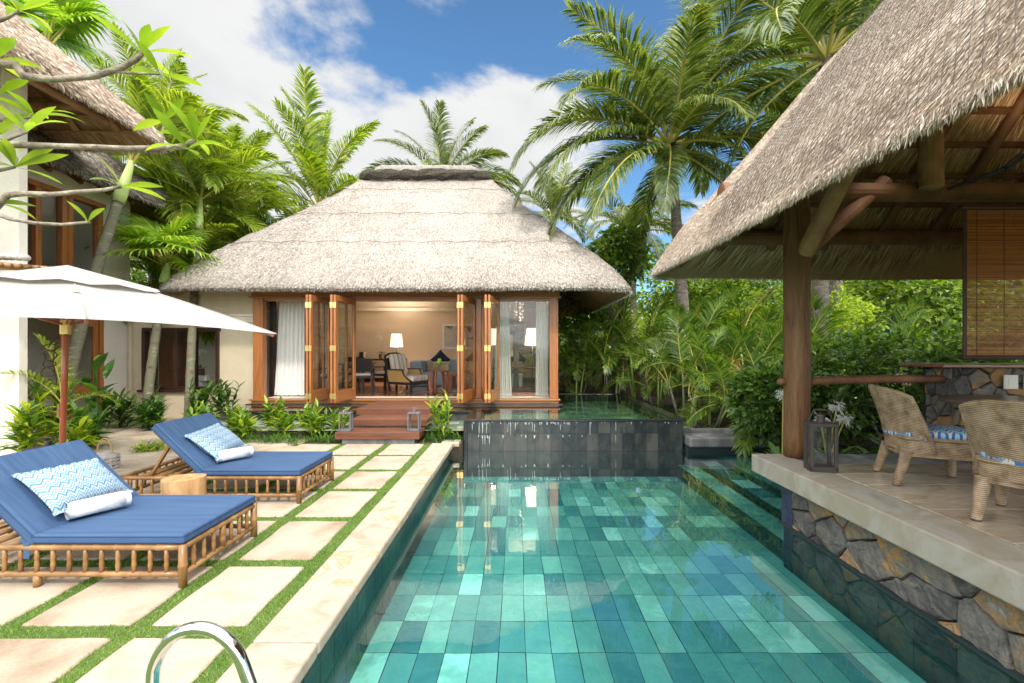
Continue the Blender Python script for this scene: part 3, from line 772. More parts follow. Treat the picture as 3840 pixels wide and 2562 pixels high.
curtain(-.46, -.22, 10.85, .49, 2.92, 'narrow white curtain beside the right hand folding doors', .25, .06)
curtain(.45, .72, 10.9, .49, 2.92, 'white curtain hanging against the right end post behind the lamp', .1)

# ---------------------------------------------------------------- left wing: walls, door, windows, two roofs
WL = thing('garden_wall', 'low cream rendered wall with a brown framed window beside the lounge house', 'wall', (-7.5, 10.6, 0))
s = MB()
for x0, x1, z0, z1 in ((-9.1,-8.68,0,2.95), (-8.68,-6.93,0,.66), (-8.68,-6.93,2.08,2.95), (-6.93,-6.03,0,2.95)): s.box(x0, x1, 10.6, 10.78, z0, z1)
s.build('rendered_wall', m_wall, WL, world=True)
s = MB(); s.box(-6.66,-6.03,10.52,10.6,2.36,2.42); s.box(-6.6,-6.03,10.55,10.6,2.22,2.36); s.build('moulding', m_trim, WL, bevel=.01, world=True)
s = MB()
s.box(-8.72,-6.9,10.56,10.72,.66,.73); s.box(-8.72,-6.9,10.56,10.72,2.02,2.1)
for x in (-8.70,-7.96,-7.55,-6.98): s.box(x-.03,x+.05,10.565,10.715,.73,2.02)
wf = s.build('window_frame', m_dark, WL, bevel=.005, world=True)
s = MB(); s.box(-8.8,-6.85,10.52,10.6,.61,.66); s.build('window_sill', m_dark, WL, bevel=.005, world=True)
s = MB(); s.box(-8.62,-6.98,10.64,10.65,.73,2.02); s.build('window_pane', m_glass, WL, world=True)
s = MB(); s.box(-9.0,-6.1,11.9,12.0,0,2.6); s.box(-9.0,-6.1,10.8,11.9,-.02,.0); s.build('corridor_wall', m_wall_white, WL, world=True)
s = MB(); s.box(-9.3,-8.45,11.8,11.9,0,2.15)
for x0 in (-9.1,-8.75): 
    for z0, z1 in ((.2,.9),(1.0,2.0)): s.box(x0,x0+.24,11.785,11.8,z0,z1)
s.build('panel_door', m_red, WL, bevel=.006, world=True)
s = MB(); s.tube([(-8.98,10.56,.02),(-8.98,10.56,2.9)], .035, 8); s.build('downpipe', m_wall, WL, world=True)

LW = thing('villa_wing', 'two storey cream villa wing with timber door, upper window and dark thatched roof', 'house', (-11, 9, 0))
s = MB()
x = -9.1
for y0, y1, z0, z1 in ((6.97,7.4,0,5.6), (7.4,8.15,2.35,5.6), (8.15,10.0,2.35,3.02), (8.15,10.0,4.75,5.6), (9.98,10.7,0,5.6), (7.4,9.98,2.35,2.36)): s.box(x-.25, x, y0, y1, z0, z1)
s.box(-14, x-.25, 10.5, 10.7, 0, 5.6); s.box(-14,-9.35,7.0,10.5,2.5,2.7)
s.build('rendered_wall', m_wall_white, LW, world=True)
s = MB(); s.box(-10.65,-10.55,7,10.5,0,2.5); s.box(-12.9,-12.8,7,10.5,2.7,5.4); s.box(-10.6,-9.35,10.4,10.5,0,5.4); s.build('inner_wall', m_wall_white, LW, world=True)
s = MB(); s.box(-12.9,-9.35,7,10.4,-.02,.06); s.build('inner_floor', m_trim, LW, world=True)
s = MB()   # upper window on the +X face
s.box(x-.1,x+.05,8.13,10.02,2.98,3.08); s.box(x-.1,x+.05,8.13,10.02,4.68,4.78)
for y in (8.15,8.62,9.12,9.24,9.9): s.box(x-.1,x+.04,y-.05,y+.06,3.08,4.68)
wf = s.build('window_frame', m_teak, LW, bevel=.006, world=True)
s = MB(); s.box(x-.05,x-.04,8.2,9.9,3.08,4.68); s.build('window_pane', m_glass, LW, world=True)
s = MB()   # door set
for y0, y1 in ((7.42,7.52),(9.88,9.98)): s.box(x-.12,x+.04,y0,y1,.04,2.3)
s.box(x-.12,x+.04,7.42,9.98,2.22,2.35); s.build('door_frame', m_teak, LW, bevel=.006, world=True)
def wing_leaf(a, b, nm='door_leaf'):
    a = Vector((a[0],a[1],0)); b = Vector((b[0],b[1],0)); d = (b-a).normalized(); o = Vector(LW.location); f = MB(); w = .11
    def bar(p, q, z0, z1): f.beam(p-o+Vector((0,0,(z0+z1)/2)), q-o+Vector((0,0,(z0+z1)/2)), .05, z1-z0)
    bar(a,a+d*w,.07,2.2); bar(b-d*w,b,.07,2.2)
    for z0, z1 in ((.07,.27),(.68,.86),(2.08,2.2)): bar(a+d*w,b-d*w,z0,z1)
    l = f.build(nm, m_teak, LW, bevel=.006)
    g = MB(); g.beam(a+d*w-o+Vector((0,0,1.17)), b-d*w-o+Vector((0,0,1.17)), .008, 1.8); g.build('door_pane', m_glass, l)
wing_leaf((x,9.05),(x,9.86)); wing_leaf((x+.02,7.55),(x+.42,7.95)); wing_leaf((x+.05,8.32),(x+.45,7.99))
s = MB(); s.box(-10.54,-10.51,9.2,9.42,1.5,1.78); s.build('wall_plaque', m_dark, LW, world=True)
s = MB(); s.box(x,x+.12,7.4,10.0,0,.05); s.build('door_step', m_grey_stone, LW, world=True)
p2 = [(.06,7.0), (.9,5.38), (.965,5.2), (1.0,5.03), (.992,4.965), (.972,4.975), (.86,5.22), (.12,6.7)]
G2, pr2 = roof_grid(-11.2, 9.55, .6, .05, 2.85, 2.4, p2, .2, wob=.03, sub=4)
ek2 = min(range(len(pr2)), key=lambda i: pr2[i][1])
make_roof(LW, G2, ek2, m_thatch3, m_straw3, 16000, lambda c: (c[...,0] > -10.6)*1.0, (.06,.16), (.008,.016), (.0,.12), 3500, (.05,.14), (.007,.014), n_un=2500)
s = MB()
for y in np.arange(7.9, 11.6, .62): s.tube([(-8.75,y,4.95),(-9.6,y,5.55)], .05, 8)
s.tube([(-9.0,7.3,5.15),(-9.0,11.6,5.15)], .06, 8); s.build('rafters', m_log_h, LW, world=True)

FW = thing('white_villa', 'tall white rendered wall at the far left under a pale thatched eave with round rafters', 'house', (-9.5, 6.5, 0))
s = MB(); s.box(-14,-7.5,6.85,6.97,0,6.1); s.build('rendered_wall', m_wall_white, FW, world=True)
p1 = [(.06,7.75), (.9,5.84), (.965,5.68), (1.0,5.50), (.992,5.44), (.972,5.455), (.84,5.72), (.12,7.3)]
G1, pr1 = roof_grid(-9.7, 6.42, .75, .05, 3.08, 2.34, p1, .12, wob=.03, sub=5)
ek1 = min(range(len(pr1)), key=lambda i: pr1[i][1])
make_roof(FW, G1, ek1, m_thatch2, m_straw2, 45000, lambda c: (c[...,0] > -10.2)*1.0, (.06,.15), (.007,.014), (.0,.12), 5000, (.05,.13), (.006,.012), n_un=5000)
for q in range(5):
    y = 4.75+.72*q; d1 = max(.12, abs(y-6.42)/2.27+.03); xx = -8.95
    s = MB(); s.tube([(xx+2.27*.85,y,5.62),(xx+2.27*d1,y,5.63+(.84-d1)*2.15)], .06, 10); s.build('rafter', m_log_l, FW, world=True, smooth=True)
for q in range(3):
    x_ = -7.35-.75*q; d1 = max(.12, (x_+8.95)/2.27+.03); s = MB(); s.tube([(x_,6.42+2.27*.85,5.62),(x_,6.42+2.27*d1,5.63+(.84-d1)*2.15)], .06, 10); s.build('rafter', m_log_l, FW, world=True, smooth=True)
s = MB(); s.tube([(-10,7.9,5.82),(-7.0,7.9,5.82)], .07, 10); s.tube([(-7.4,4.4,5.7),(-7.4,8.2,5.7)], .07, 10); s.build('wall_plate', m_log_l, FW, world=True, smooth=True)
s = MB()
for z_ in np.arange(5.62, 6.6, .2):
    dd = (z_-5.62)*.87
    s.box(-7.05-dd-3,-7.0-dd,8.40-dd-.02,8.40-dd+.02,z_-.012,z_+.012); s.box(-6.98-dd-.02,-6.98-dd+.02,4.5,8.44-dd,z_-.012,z_+.012)
s.build('battens', m_log_l, FW, world=True)
aw = thing('bamboo_awning', 'small bamboo and clay bead awning fixed to the tall white wall above the umbrella', 'awning', (-7.3, 6.6, 2.8))
s = MB()
for i in range(9):
    s.tube([(-.9+.03*i, .1-.08*i, .02-.004*i), (.62-.04*i, .1-.08*i, -.03-.004*i)], .035, 8)
s.build('bamboo_poles', m_bamboo, aw, smooth=True)
s = MB()
for i in range(16): s.sphere((-.9+.092*i, -.3, .13-.004*i), .05, 10, 6, (1,1.6,1))
s.build('clay_beads', m_wash, aw, smooth=True)
# ---------------------------------------------------------------- dining pavilion (right)
SZ = .44; SX = 2.60; SB = 5.06
PV = thing('dining_pavilion', 'open thatched dining pavilion on log posts above a raised stone slab at the pool edge', 'pavilion', (5.0, 2.4, 0))
pp = [(.04,6.38), (.5,4.76), (.90,3.17), (.95,2.94), (.982,2.76), (.998,2.65), (1.0,2.585), (.985,2.62), (.95,2.725), (.9,2.88), (.15,5.5)]
G3, pr3 = roof_grid(5.0, 2.44, .05, .8, 3.2, 3.95, pp, .28, wob=.03, sub=7)
ek3 = min(range(len(pr3)), key=lambda i: pr3[i][1])
near = lambda c: ((c[...,0] < 4.7) & (c[...,1] > .6)).astype(float)*np.where((c[...,1]-3.24) > (4.95-c[...,0])+.35, .12, 1)
make_roof(PV, G3, ek3, m_thatch2, m_straw2, 210000, near, (.022,.06), (.003,.006), (.0,.04), 26000, (.02,.065), (.003,.007), n_un=0)
un = lambda c: ((c[...,1] > .5) & (c[...,0] < 8.3) & (c[...,2] > 3.02)).astype(float)
V, F = scatter_straw(G3[ek3:], 26000, (.22,.5), (.007,.013), (-.025,-.002), un, down=-1, jit=.10)
link('underside_straw', fast_mesh('underside_straw', V-np.array(PV.location), F, m_ustraw), PV)
nt_ = MB()
def psurf(y, d):
    zs = np.interp(d, [p[0] for p in pp[:7]], [p[1] for p in pp[:7]]); return (5-(.05+3.15*d)-.022-5.0, y-2.44+.0, zs+.022)
for sg_ in (-1, 1):
    for y0 in np.arange(-4, 11, .058):
        pts = []
        for d in np.linspace(.42, .998, 24):
            y = y0 + sg_*(1-d)*4.6*.62
            if .7 < y < min(4.4, 2.44+.8+3.15*d-.3): pts.append(psurf(y, d))
        if len(pts) > 2: nt_.tube(pts, .0016, 3, cap=False)
nt_.V = [v + np.array([0, 2.44-PV.location[1], 0]) for v in nt_.V]
nt_.build('wire_net', m_wire, PV)
def log(a, b, r, name, m=None, n=14, taper=1.0):
    s = MB(); a = Vector(a); b = Vector(b); k = 7
    pts = [a.lerp(b, i/k)+Vector((random.uniform(-1,1),random.uniform(-1,1),random.uniform(-1,1)))*r*.05 for i in range(k+1)]
    s.tube(pts, [r*(1+(taper-1)*i/k)*random.uniform(.97,1.03) for i in range(k+1)], n)
    return s.build(name, m or m_log_h, PV, smooth=False, bevel=.012, world=True)
for x, y in ((3.02,4.92),):
    s = MB(); k = 14
    s.tube([(x+random.uniform(-.004,.004), y+random.uniform(-.004,.004), SZ+.006+(3.6-SZ)*i/k) for i in range(k+1)], [.128*random.uniform(.985,1.02) for i in range(k+1)], 28)
    po = s.build('post', m_log, PV, smooth=True, world=True)
    s = MB(); s.tube([(x-PV.location[0],y-PV.location[1],SZ-.002),(x-PV.location[0],y-PV.location[1],SZ+.02)], .05, 12); s.build('post_foot', m_bronze, po)
log((3.05,4.83,2.62), (3.05,3.7,3.78), .085, 'brace', m_log_l); log((3.13,4.92,2.66), (3.98,4.92,3.42), .075, 'brace')
log((2.2,4.92,3.30), (8.0,4.92,3.30), .10, 'wall_plate'); log((3.02,5.25,3.36), (3.02,-.5,3.36), .10, 'wall_plate')
log((2.3,5.65,2.98), (8.0,5.65,2.98), .085, 'eave_plate'); 
log((4.34,4.78,3.28), (4.34,4.78,4.5), .105, 'hanging_post', m_log_l); log((5.0,4.4,3.5),(6.6,4.4,3.5), .1, 'tie_log')
# rafters: underside runs from the eave ring at 1.14 slope
def us(d): return 2.88 + (.9-d)/.75*2.62     # underside height at roof parameter d
def ry(y): return (y-2.44)/3.95
for xr in (2.66,3.33,4.0,4.67,5.34,6.01,6.68):
    ye = 5.98; zt = 4.9; d0 = (ye-2.44-.8)/3.15; 
    t = min(1, abs(xr-5.0)/3.15); d1 = max(t+.02, .25)
    y0 = 2.44+.8+3.15*d0; y1 = 2.44+.8+3.15*d1
    log((xr, y0, us(d0)-.07), (xr, y1, us(d1)-.07), .058, 'rafter')
for yr in (4.9,4.2,3.5,2.8,2.1,1.4):
    d0 = .86; d1 = max(.25, (yr-2.44-.8)/3.15+.02)
    log((5-.05-3.15*d0, yr, us(d0)-.07), (5-.05-3.15*d1, yr, us(d1)-.07), .058, 'rafter')
log((2.12,6.07,us(.91)-.1), (4.4,3.9,us(.2)-.1), .085, 'hip_rafter')
s = MB()
for d in np.arange(.3, .89, .075):
    z = us(d)-.012; hx = .05+3.15*d; hy = .8+3.15*d
    s.box(5-hx+.1,5+hx-.1,2.44+hy-.028,2.44+hy+.028,z-.04,z+.01); s.box(5-hx-.028,5-hx+.028,.2,2.44+hy-.1,z-.04,z+.01)
s.build('battens', m_log_h, PV, world=True)
sl = MB()
sl.box(SX, SX+.36, 0.2, SB, SZ-.19, SZ); sl.build('edge_slab', m_concrete, PV, bevel=.012, world=True)
sl = MB(); sl.box(SX+.36, 9, 4.6, SB, SZ-.19, SZ-.002); sl.build('back_slab', m_grey_stone, PV, bevel=.01, world=True)
sl = MB()
yt = [.3,.95,1.55,2.15,2.72,3.3,3.9,4.25,4.597]
for a, b in zip(yt[:-1], yt[1:]):
    x = SX+.364
    while x < 8.6:
        w = random.uniform(.6,1.1); sl.box(x+.002, x+w-.002, a+.002, b-.002, SZ-.1, SZ+.0005); x += w
sl.build('floor_tiles', m_ptile, PV, bevel=.003, seg=1, world=True)
sl = MB(); sl.box(SX+.36,8.8,.3,4.6,SZ-.15,SZ-.006); sl.build('floor_bed', m_grout, PV, world=True)

# rubble walls from clipped cells
def clip(poly, a, b, c):
    out = []
    for i in range(len(poly)):
        p, q = poly[i], poly[(i+1) % len(poly)]
        dp = a*p[0]+b*p[1]-c; dq = a*q[0]+b*q[1]-c
        if dp <= 0: out.append(p)
        if dp*dq < 0:
            t = dp/(dp-dq); out.append((p[0]+(q[0]-p[0])*t, p[1]+(q[1]-p[1])*t))
    return out
def rubble(mb, W, Hh, nx, nz, to3, gap=.012, bulge=.03, jit=.42):
    S_ = [((i+.5+random.uniform(-jit,jit)+(.5 if j % 2 else 0))*W/nx, (j+.5+random.uniform(-jit,jit))*Hh/nz) for j in range(-1,nz+1) for i in range(-1,nx+1)]
    for s in S_:
        po = [(0,0),(W,0),(W,Hh),(0,Hh)]
        for t in S_:
            if t is s: continue
            dx, dy = t[0]-s[0], t[1]-s[1]; L_ = math.hypot(dx, dy)
            if L_ > 2.5*max(W/nx, Hh/nz): continue
            c = (dx*(s[0]+t[0])/2 + dy*(s[1]+t[1])/2) - gap/2*L_
            po = clip(po, dx, dy, c)
            if len(po) < 3: break
        if len(po) < 3: continue
        # subdivide outline, roughen
        pts = []
        for i in range(len(po)):
            p, q = po[i], po[(i+1) % len(po)]; L_ = math.hypot(q[0]-p[0], q[1]-p[1]); k = max(1, int(L_/.05))
            for j in range(k):
                t = j/k; jj = .004
                pts.append((p[0]+(q[0]-p[0])*t+random.uniform(-jj,jj), p[1]+(q[1]-p[1])*t+random.uniform(-jj,jj)))
        m = len(pts); cx = sum(p[0] for p in pts)/m; cy = sum(p[1] for p in pts)/m
        bz = bulge*random.uniform(.5,1.2); tx, ty = random.uniform(-.3,.3), random.uniform(-.3,.3)
        V = []; F = []
        lev = [(1.0,-.02),(1.0,bz*.3),(.95,bz*.75),(.82,bz*.95),(.5,bz*1.02)]
        for sc_, h in lev:
            for p in pts:
                u, v = cx+(p[0]-cx)*sc_, cy+(p[1]-cy)*sc_
                V.append(to3(u+random.uniform(-.003,.003), v+random.uniform(-.003,.003), h + (tx*(u-cx)+ty*(v-cy))*.22 + random.uniform(-.007,.006)*(h > 0)))
        for l in range(len(lev)-1):
            for i in range(m): F.append((l*m+i, l*m+(i+1) % m, (l+1)*m+(i+1) % m, (l+1)*m+i))
        F.append(tuple((len(lev)-1)*m+i for i in range(m)))
        mb.add(V, F)
RW = thing('rubble_wall', 'rough brown and grey rubble stone wall between pool water and slab edge', 'wall', (2.8, 3, -.2))
s = MB(); rubble(s, 3.55, .43, 9, 2, lambda u, v, h: (2.775-h, 1.0+u, -.185+v), bulge=.035, jit=.34)
s.build('stones', m_stone, RW, world=True)
s = MB(); s.box(2.79, 3.0, 1.0, 4.74, -.2, .25); s.build('mortar', m_mortar, RW, world=True)
s = MB(); s.box(2.745, 2.9, 4.56, 4.74, -.21, .249); s.build('corner_pier', m_blue_stone, RW, bevel=.015, world=True)

# bar wall with its counter
BW = thing('bar_wall', 'stone bar wall with glossy wooden counter under the bamboo blind', 'wall', (6, 4.9, SZ))
s = MB(); rubble(s, 3.0, .96, 12, 6, lambda u, v, h: (4.62+u, 4.84-h, SZ+v), gap=.014, bulge=.025, jit=.4)
rubble(s, .3, .96, 2, 6, lambda u, v, h: (4.625-h, 4.84+u, SZ+v), gap=.014, bulge=.02)
s.build('stones', m_stone, BW, world=True)
s = MB(); s.box(4.63, 8.0, 4.846, 5.2, SZ, SZ+.965); s.build('mortar', m_mortar, BW, world=True)
s = MB(); s.box(4.42, 8.0, 4.72, 5.28, SZ+.968, SZ+1.005); s.build('counter', m_bar, BW, bevel=.008, world=True)
for x in (5.12, 5.33):
    s = MB(); s.box(x, x+.15, 4.785, 4.80, SZ+.74, SZ+.89); sw = s.build('switch_plate', m_switch, BW, bevel=.008, world=True)
    s = MB(); s.box(x+.035-6, x+.115-6, 4.779-4.9, 4.786-4.9, .775, .855); s.build('rocker', m_switch, sw, bevel=.003)
rl = thing('handrail', 'round dark log handrail running from the thick post to the bar wall', 'rail', (3.8, 4.93, 1.27))
s = MB(); s.tube([(-.72,0,-.02),(-.2,0,-.0),(.4,0,.01),(.98,0,.005)], [.042,.045,.044,.04], 14); s.build('rail_log', m_log_h, rl, smooth=True)
s = MB(); s.sphere((-.94,0,-.02), .045, 12, 8, (1,.9,.9)); s.tube([(-.93,0,-.02),(-.72,0,-.02)], .03, 10); s.build('peg_end', m_log_h, rl, smooth=True)

# bamboo blind
bl = thing('bamboo_blind', 'brown slatted bamboo blind hanging over the bar counter', 'blind', (5.7, 4.66, 1.49))
s = MB(); z = .05; 
while z < 1.52:
    hh = random.uniform(.006,.0115); s.box(-1.12, 1.4, -.002+random.uniform(-.001,.001), .002, z, z+hh); z += hh+random.uniform(.0012,.0042)
s.build('slats', m_blind, bl)
s = MB(); s.box(-1.14,-1.10,-.004,.004,.0,1.58); s.build('edge_band', m_bead, bl)
s = MB(); s.box(-1.14,1.4,-.008,.008,1.53,1.585); s.tube([(-1.16,0,1.56),(1.4,0,1.56)], .018, 8); s.build('head_rail', m_bead, bl)
s = MB(); s.tube([(-1.16,0,.025),(1.4,0,.025)], .024, 10); s.build('bottom_rail', m_bead, bl)
s = MB()
for x in np.arange(-1.0, 1.4, .28): s.box(x-.0025,x+.0025,-.005,-.003,0.02,1.55)
s.build('cords', m_rope, bl)
for q_, (lx, ly, lz, tx_, ty_) in enumerate(((4.76,4.30,3.42,5.3,4.0),)):
    ld = bpy.data.lights.new('spot_bulb', 'SPOT'); ld.energy = 42; ld.color = (1,.76,.5); ld.spot_size = R(140); ld.spot_blend = 1; ld.shadow_soft_size = .05
    lo_ = bpy.data.objects.new('spot_bulb', ld); COL.objects.link(lo_); lo_.location = (lx, ly, lz); lo_.rotation_euler = Vector((tx_-lx, ty_-ly, .9)).to_track_quat('-Z','Y').to_euler()
sp = thing('spotlight', 'small black spotlight lit and clamped under the pavilion rafters', 'spotlight', (4.65, 4.3, 3.36))
lo_.parent = sp; lo_.location = Vector((4.76,4.30,3.42)) - sp.location
s = MB(); s.tube([(-.06,-.02,-.06),(.10,-.0,.06)], [.03,.036], 14); s.build('lamp_body', m_black, sp)
s = MB(); s.tube([(.101,0,.061),(.104,0,.063)], .028, 14); s.build('lamp_face', m_spot, sp)
s = MB(); s.tube([(-.06,-.02,-.06),(-.1,.1,-.08),(-.1,.5,-.07)], .02, 8); s.build('bracket', m_black, sp)

# ---------------------------------------------------------------- wicker dining chairs
def woven(rows, cols_, fn, amp=.0035, band=1.0):
    """fn(u,v)->point; over-under relief along rows"""
    G_ = np.zeros((rows*2+1, cols_+1, 3))
    for i in range(rows*2+1):
        for j in range(cols_+1): G_[i,j] = fn(j/cols_, i/(rows*2))
    du = np.gradient(G_, axis=1); dv = np.gradient(G_, axis=0); nn = nrm(np.cross(du, dv))
    a = np.zeros(G_.shape[:2])
    for i in range(rows*2+1):
        if i % 2:
            ph = ((i//2) % 2)
            a[i] = amp*(.6+.4*np.cos(np.arange(cols_+1)*PI/2 + ph*PI))
    a = a + amp*.9*(np.cos(np.arange(cols_+1)*PI/2)[None,:]**2)
    return G_ + nn*a[...,None]*band
def wicker_chair(label, loc, rz):
    t = thing('wicker_chair', label, 'chair', loc, rz, group='wicker chairs at the pavilion table')
    # local: faces +x, width along y, floor z=0
    W = .29
    def back(u, v, off=0.0):
        # wraps round the rear of the seat, flares outward and leans back with height
        q = (u-.5)*2; z = .30 + v*(.52 - .06*abs(q)**3); fl = .02+.09*v**1.5
        y = q*(W+fl*.45) ; wrap = .20*(abs(q)**2.4)*(1-.45*v)
        return (-.25 - fl*1.5*(1-.4*abs(q)) + wrap + off*math.cos(q*.9), y - off*math.sin(q*.9)*.8, z)
    s = MB(); s.grid(woven(62, 64, lambda u, v: back(u, v, -.016), -.0042)); s.grid(woven(62, 64, lambda u, v: back(1-u, v, .016), -.0042))
    rim = [back(i/30, 1) for i in range(31)]; e1 = [back(0, 1-i/12) for i in range(13)][::-1]; e2 = [back(1, 1-i/12) for i in range(13)]
    path = e1 + rim[1:] + e2[1:]; s.tube(path, .019, 10)
    s.build('backrest', m_wicker, t, smooth=True)
    def apron(u, v):
        q = u*2*PI; n_ = 4.5
        c, s_ = math.cos(q), math.sin(q)
        x = math.copysign(abs(c)**(2/n_), c)*.275; y = math.copysign(abs(s_)**(2/n_), s_)*.285
        return (x, y, .27+.14*v)
    s = MB(); s.grid(woven(16, 110, apron, -.004))
    ring_ = [apron(i/40, 1) for i in range(40)]; s.tube(ring_, .016, 8, closed=True); r2 = [apron(i/40, 0) for i in range(40)]; s.tube(r2, .012, 8, closed=True)
    s.add([apron(i/40, .97) for i in range(40)], [tuple(range(40))])
    s.build('seat_apron', m_wicker, t, smooth=True)
    for x, y in ((-.22,-.23),(-.22,.23),(.22,-.23),(.22,.23)):
        dx = -.085 if x < 0 else .03
        def lg(u, v):
            q = u*2*PI; r = .030+.020*v
            return (x+dx*(1-v)+r*math.cos(q), y+(.02 if y > 0 else -.02)*(1-v)+r*math.sin(q), .012+.29*v)
        s = MB(); s.grid(woven(30, 16, lg, -.003), False); l = s.build('leg', m_wicker, t, smooth=True)
        s = MB(); s.tube([(x+dx,y+(.02 if y > 0 else -.02),0),(x+dx,y+(.02 if y > 0 else -.02),.014)], .028, 12); s.build('foot', m_bronze, l)
    s = MB(); pts = ring(0.015, 0, .255, .26, .07, 5, 6)
    G_ = [[(.015+(x-.015)*k, y*k, z) for x, y in pts] for k, z in ((.97,.415),(1,.43),(1,.455),(.96,.472),(.6,.482),(.02,.484))]
    s.grid(np.array(G_), True); c = s.build('seat_cushion', m_zig2, t, smooth=True)
    s = MB()
    tie = [back(u, .22, -.024) for u in np.linspace(.02,.98,30)]
    for a, b in zip(tie[:-1], tie[1:]): s.quad(a, b, (b[0],b[1],b[2]+.04), (a[0],a[1],a[2]+.04))
    for sg in (1,-1):
        e = tie[0] if sg < 0 else tie[-1]
        s.quad(e, (-.12,sg*.275,.425), (-.12,sg*.275,.46), (e[0],e[1],e[2]+.04))
    s.build('cushion_tie', m_zig2, t)
    return t
wicker_chair('woven wicker chair in side view with its back to the black lantern and log post', (3.60, 3.98, SZ), -.40)
wicker_chair('woven wicker chair seen from behind with its back to the camera at the right edge', (3.50, 3.03, SZ), .55)
tb_ = thing('dining_table', 'round dark wooden dining table behind the wicker chairs', 'table', (4.58, 4.03, SZ))
s = MB(); s.lathe([(.02,.66),(.60,.66),(.635,.672),(.635,.695),(.62,.70),(.02,.70)], n=48); s.build('tabletop', m_table, tb_)
s = MB(); s.lathe([(.34,.0),(.36,.02),(.34,.05),(.12,.12),(.09,.3),(.1,.55),(.25,.66)], n=6); s.build('pedestal', m_table, tb_, bevel=.01)

# ---------------------------------------------------------------- box lanterns
def lantern(label, loc, rz, w, d, h, m, sc=1, handle=.12, inner=True):
    t = thing('lantern', label, 'lantern', loc, rz)
    b = .03*sc; s = MB()
    for x in (-1,1):
        for y in (-1,1): s.cbox((x*(w/2-b/2), y*(d/2-b/2), h/2), (b,b,h-.03))
    s.box(-w/2,w/2,-d/2,d/2,0,.05*sc); s.box(-w/2-.004,w/2+.004,-d/2-.004,d/2+.004,h-.03*sc,h)
    s.build('frame', m, t, bevel=.004)
    s = MB(); k = b*.5
    for y in (-d/2+k, d/2-k): s.quad((-w/2+b,y,.05*sc),(w/2-b,y,.05*sc),(w/2-b,y,h-.03*sc),(-w/2+b,y,h-.03*sc))
    for x in (-w/2+k, w/2-k): s.quad((x,-d/2+b,.05*sc),(x,d/2-b,.05*sc),(x,d/2-b,h-.03*sc),(x,-d/2+b,h-.03*sc))
    s.build('panes', m_glass, t)
    s = MB(); s.lathe([(.035*sc,h),(.035*sc,h+.055*sc),(.042*sc,h+.06*sc),(.036*sc,h+.075*sc),(.01,h+.08*sc)], n=18); s.build('chimney', m, t)
    s = MB(); hz = h+handle*sc
    for sg in (-1,1): s.tube([(sg*w*.42,0,h),(sg*w*.44,0,h+.02),(sg*w*.24,0,hz)], .004*sc, 6)
    s.tube([(-w*.26,0,hz),(w*.26,0,hz)], .006*sc, 6); s.build('handle', m, t)
    s = MB(); s.tube([(-w*.15,0,hz),(w*.15,0,hz)], .012*sc, 8); s.build('grip', m, t)
    return t
lantern('tall dark bronze box lantern standing on the pavilion slab beside the log post', (2.905, 4.36, SZ), R(-12), .235, .17, .46, m_bronze, 1.0)
lantern('dark grey metal lantern behind the near lounger against the white wall', (-5.93, 5.75, 0), R(8), .36, .26, .37, m_bronze, .95)
lantern('grey metal lantern on the left end of the lowest timber step', (-2.96, 7.86, .191), R(4), .2, .15, .32, m_grey_metal, .7)
lantern('grey metal lantern on the right end of the lowest timber step', (-1.78, 7.86, .191), R(-3), .2, .15, .32, m_grey_metal, .7)
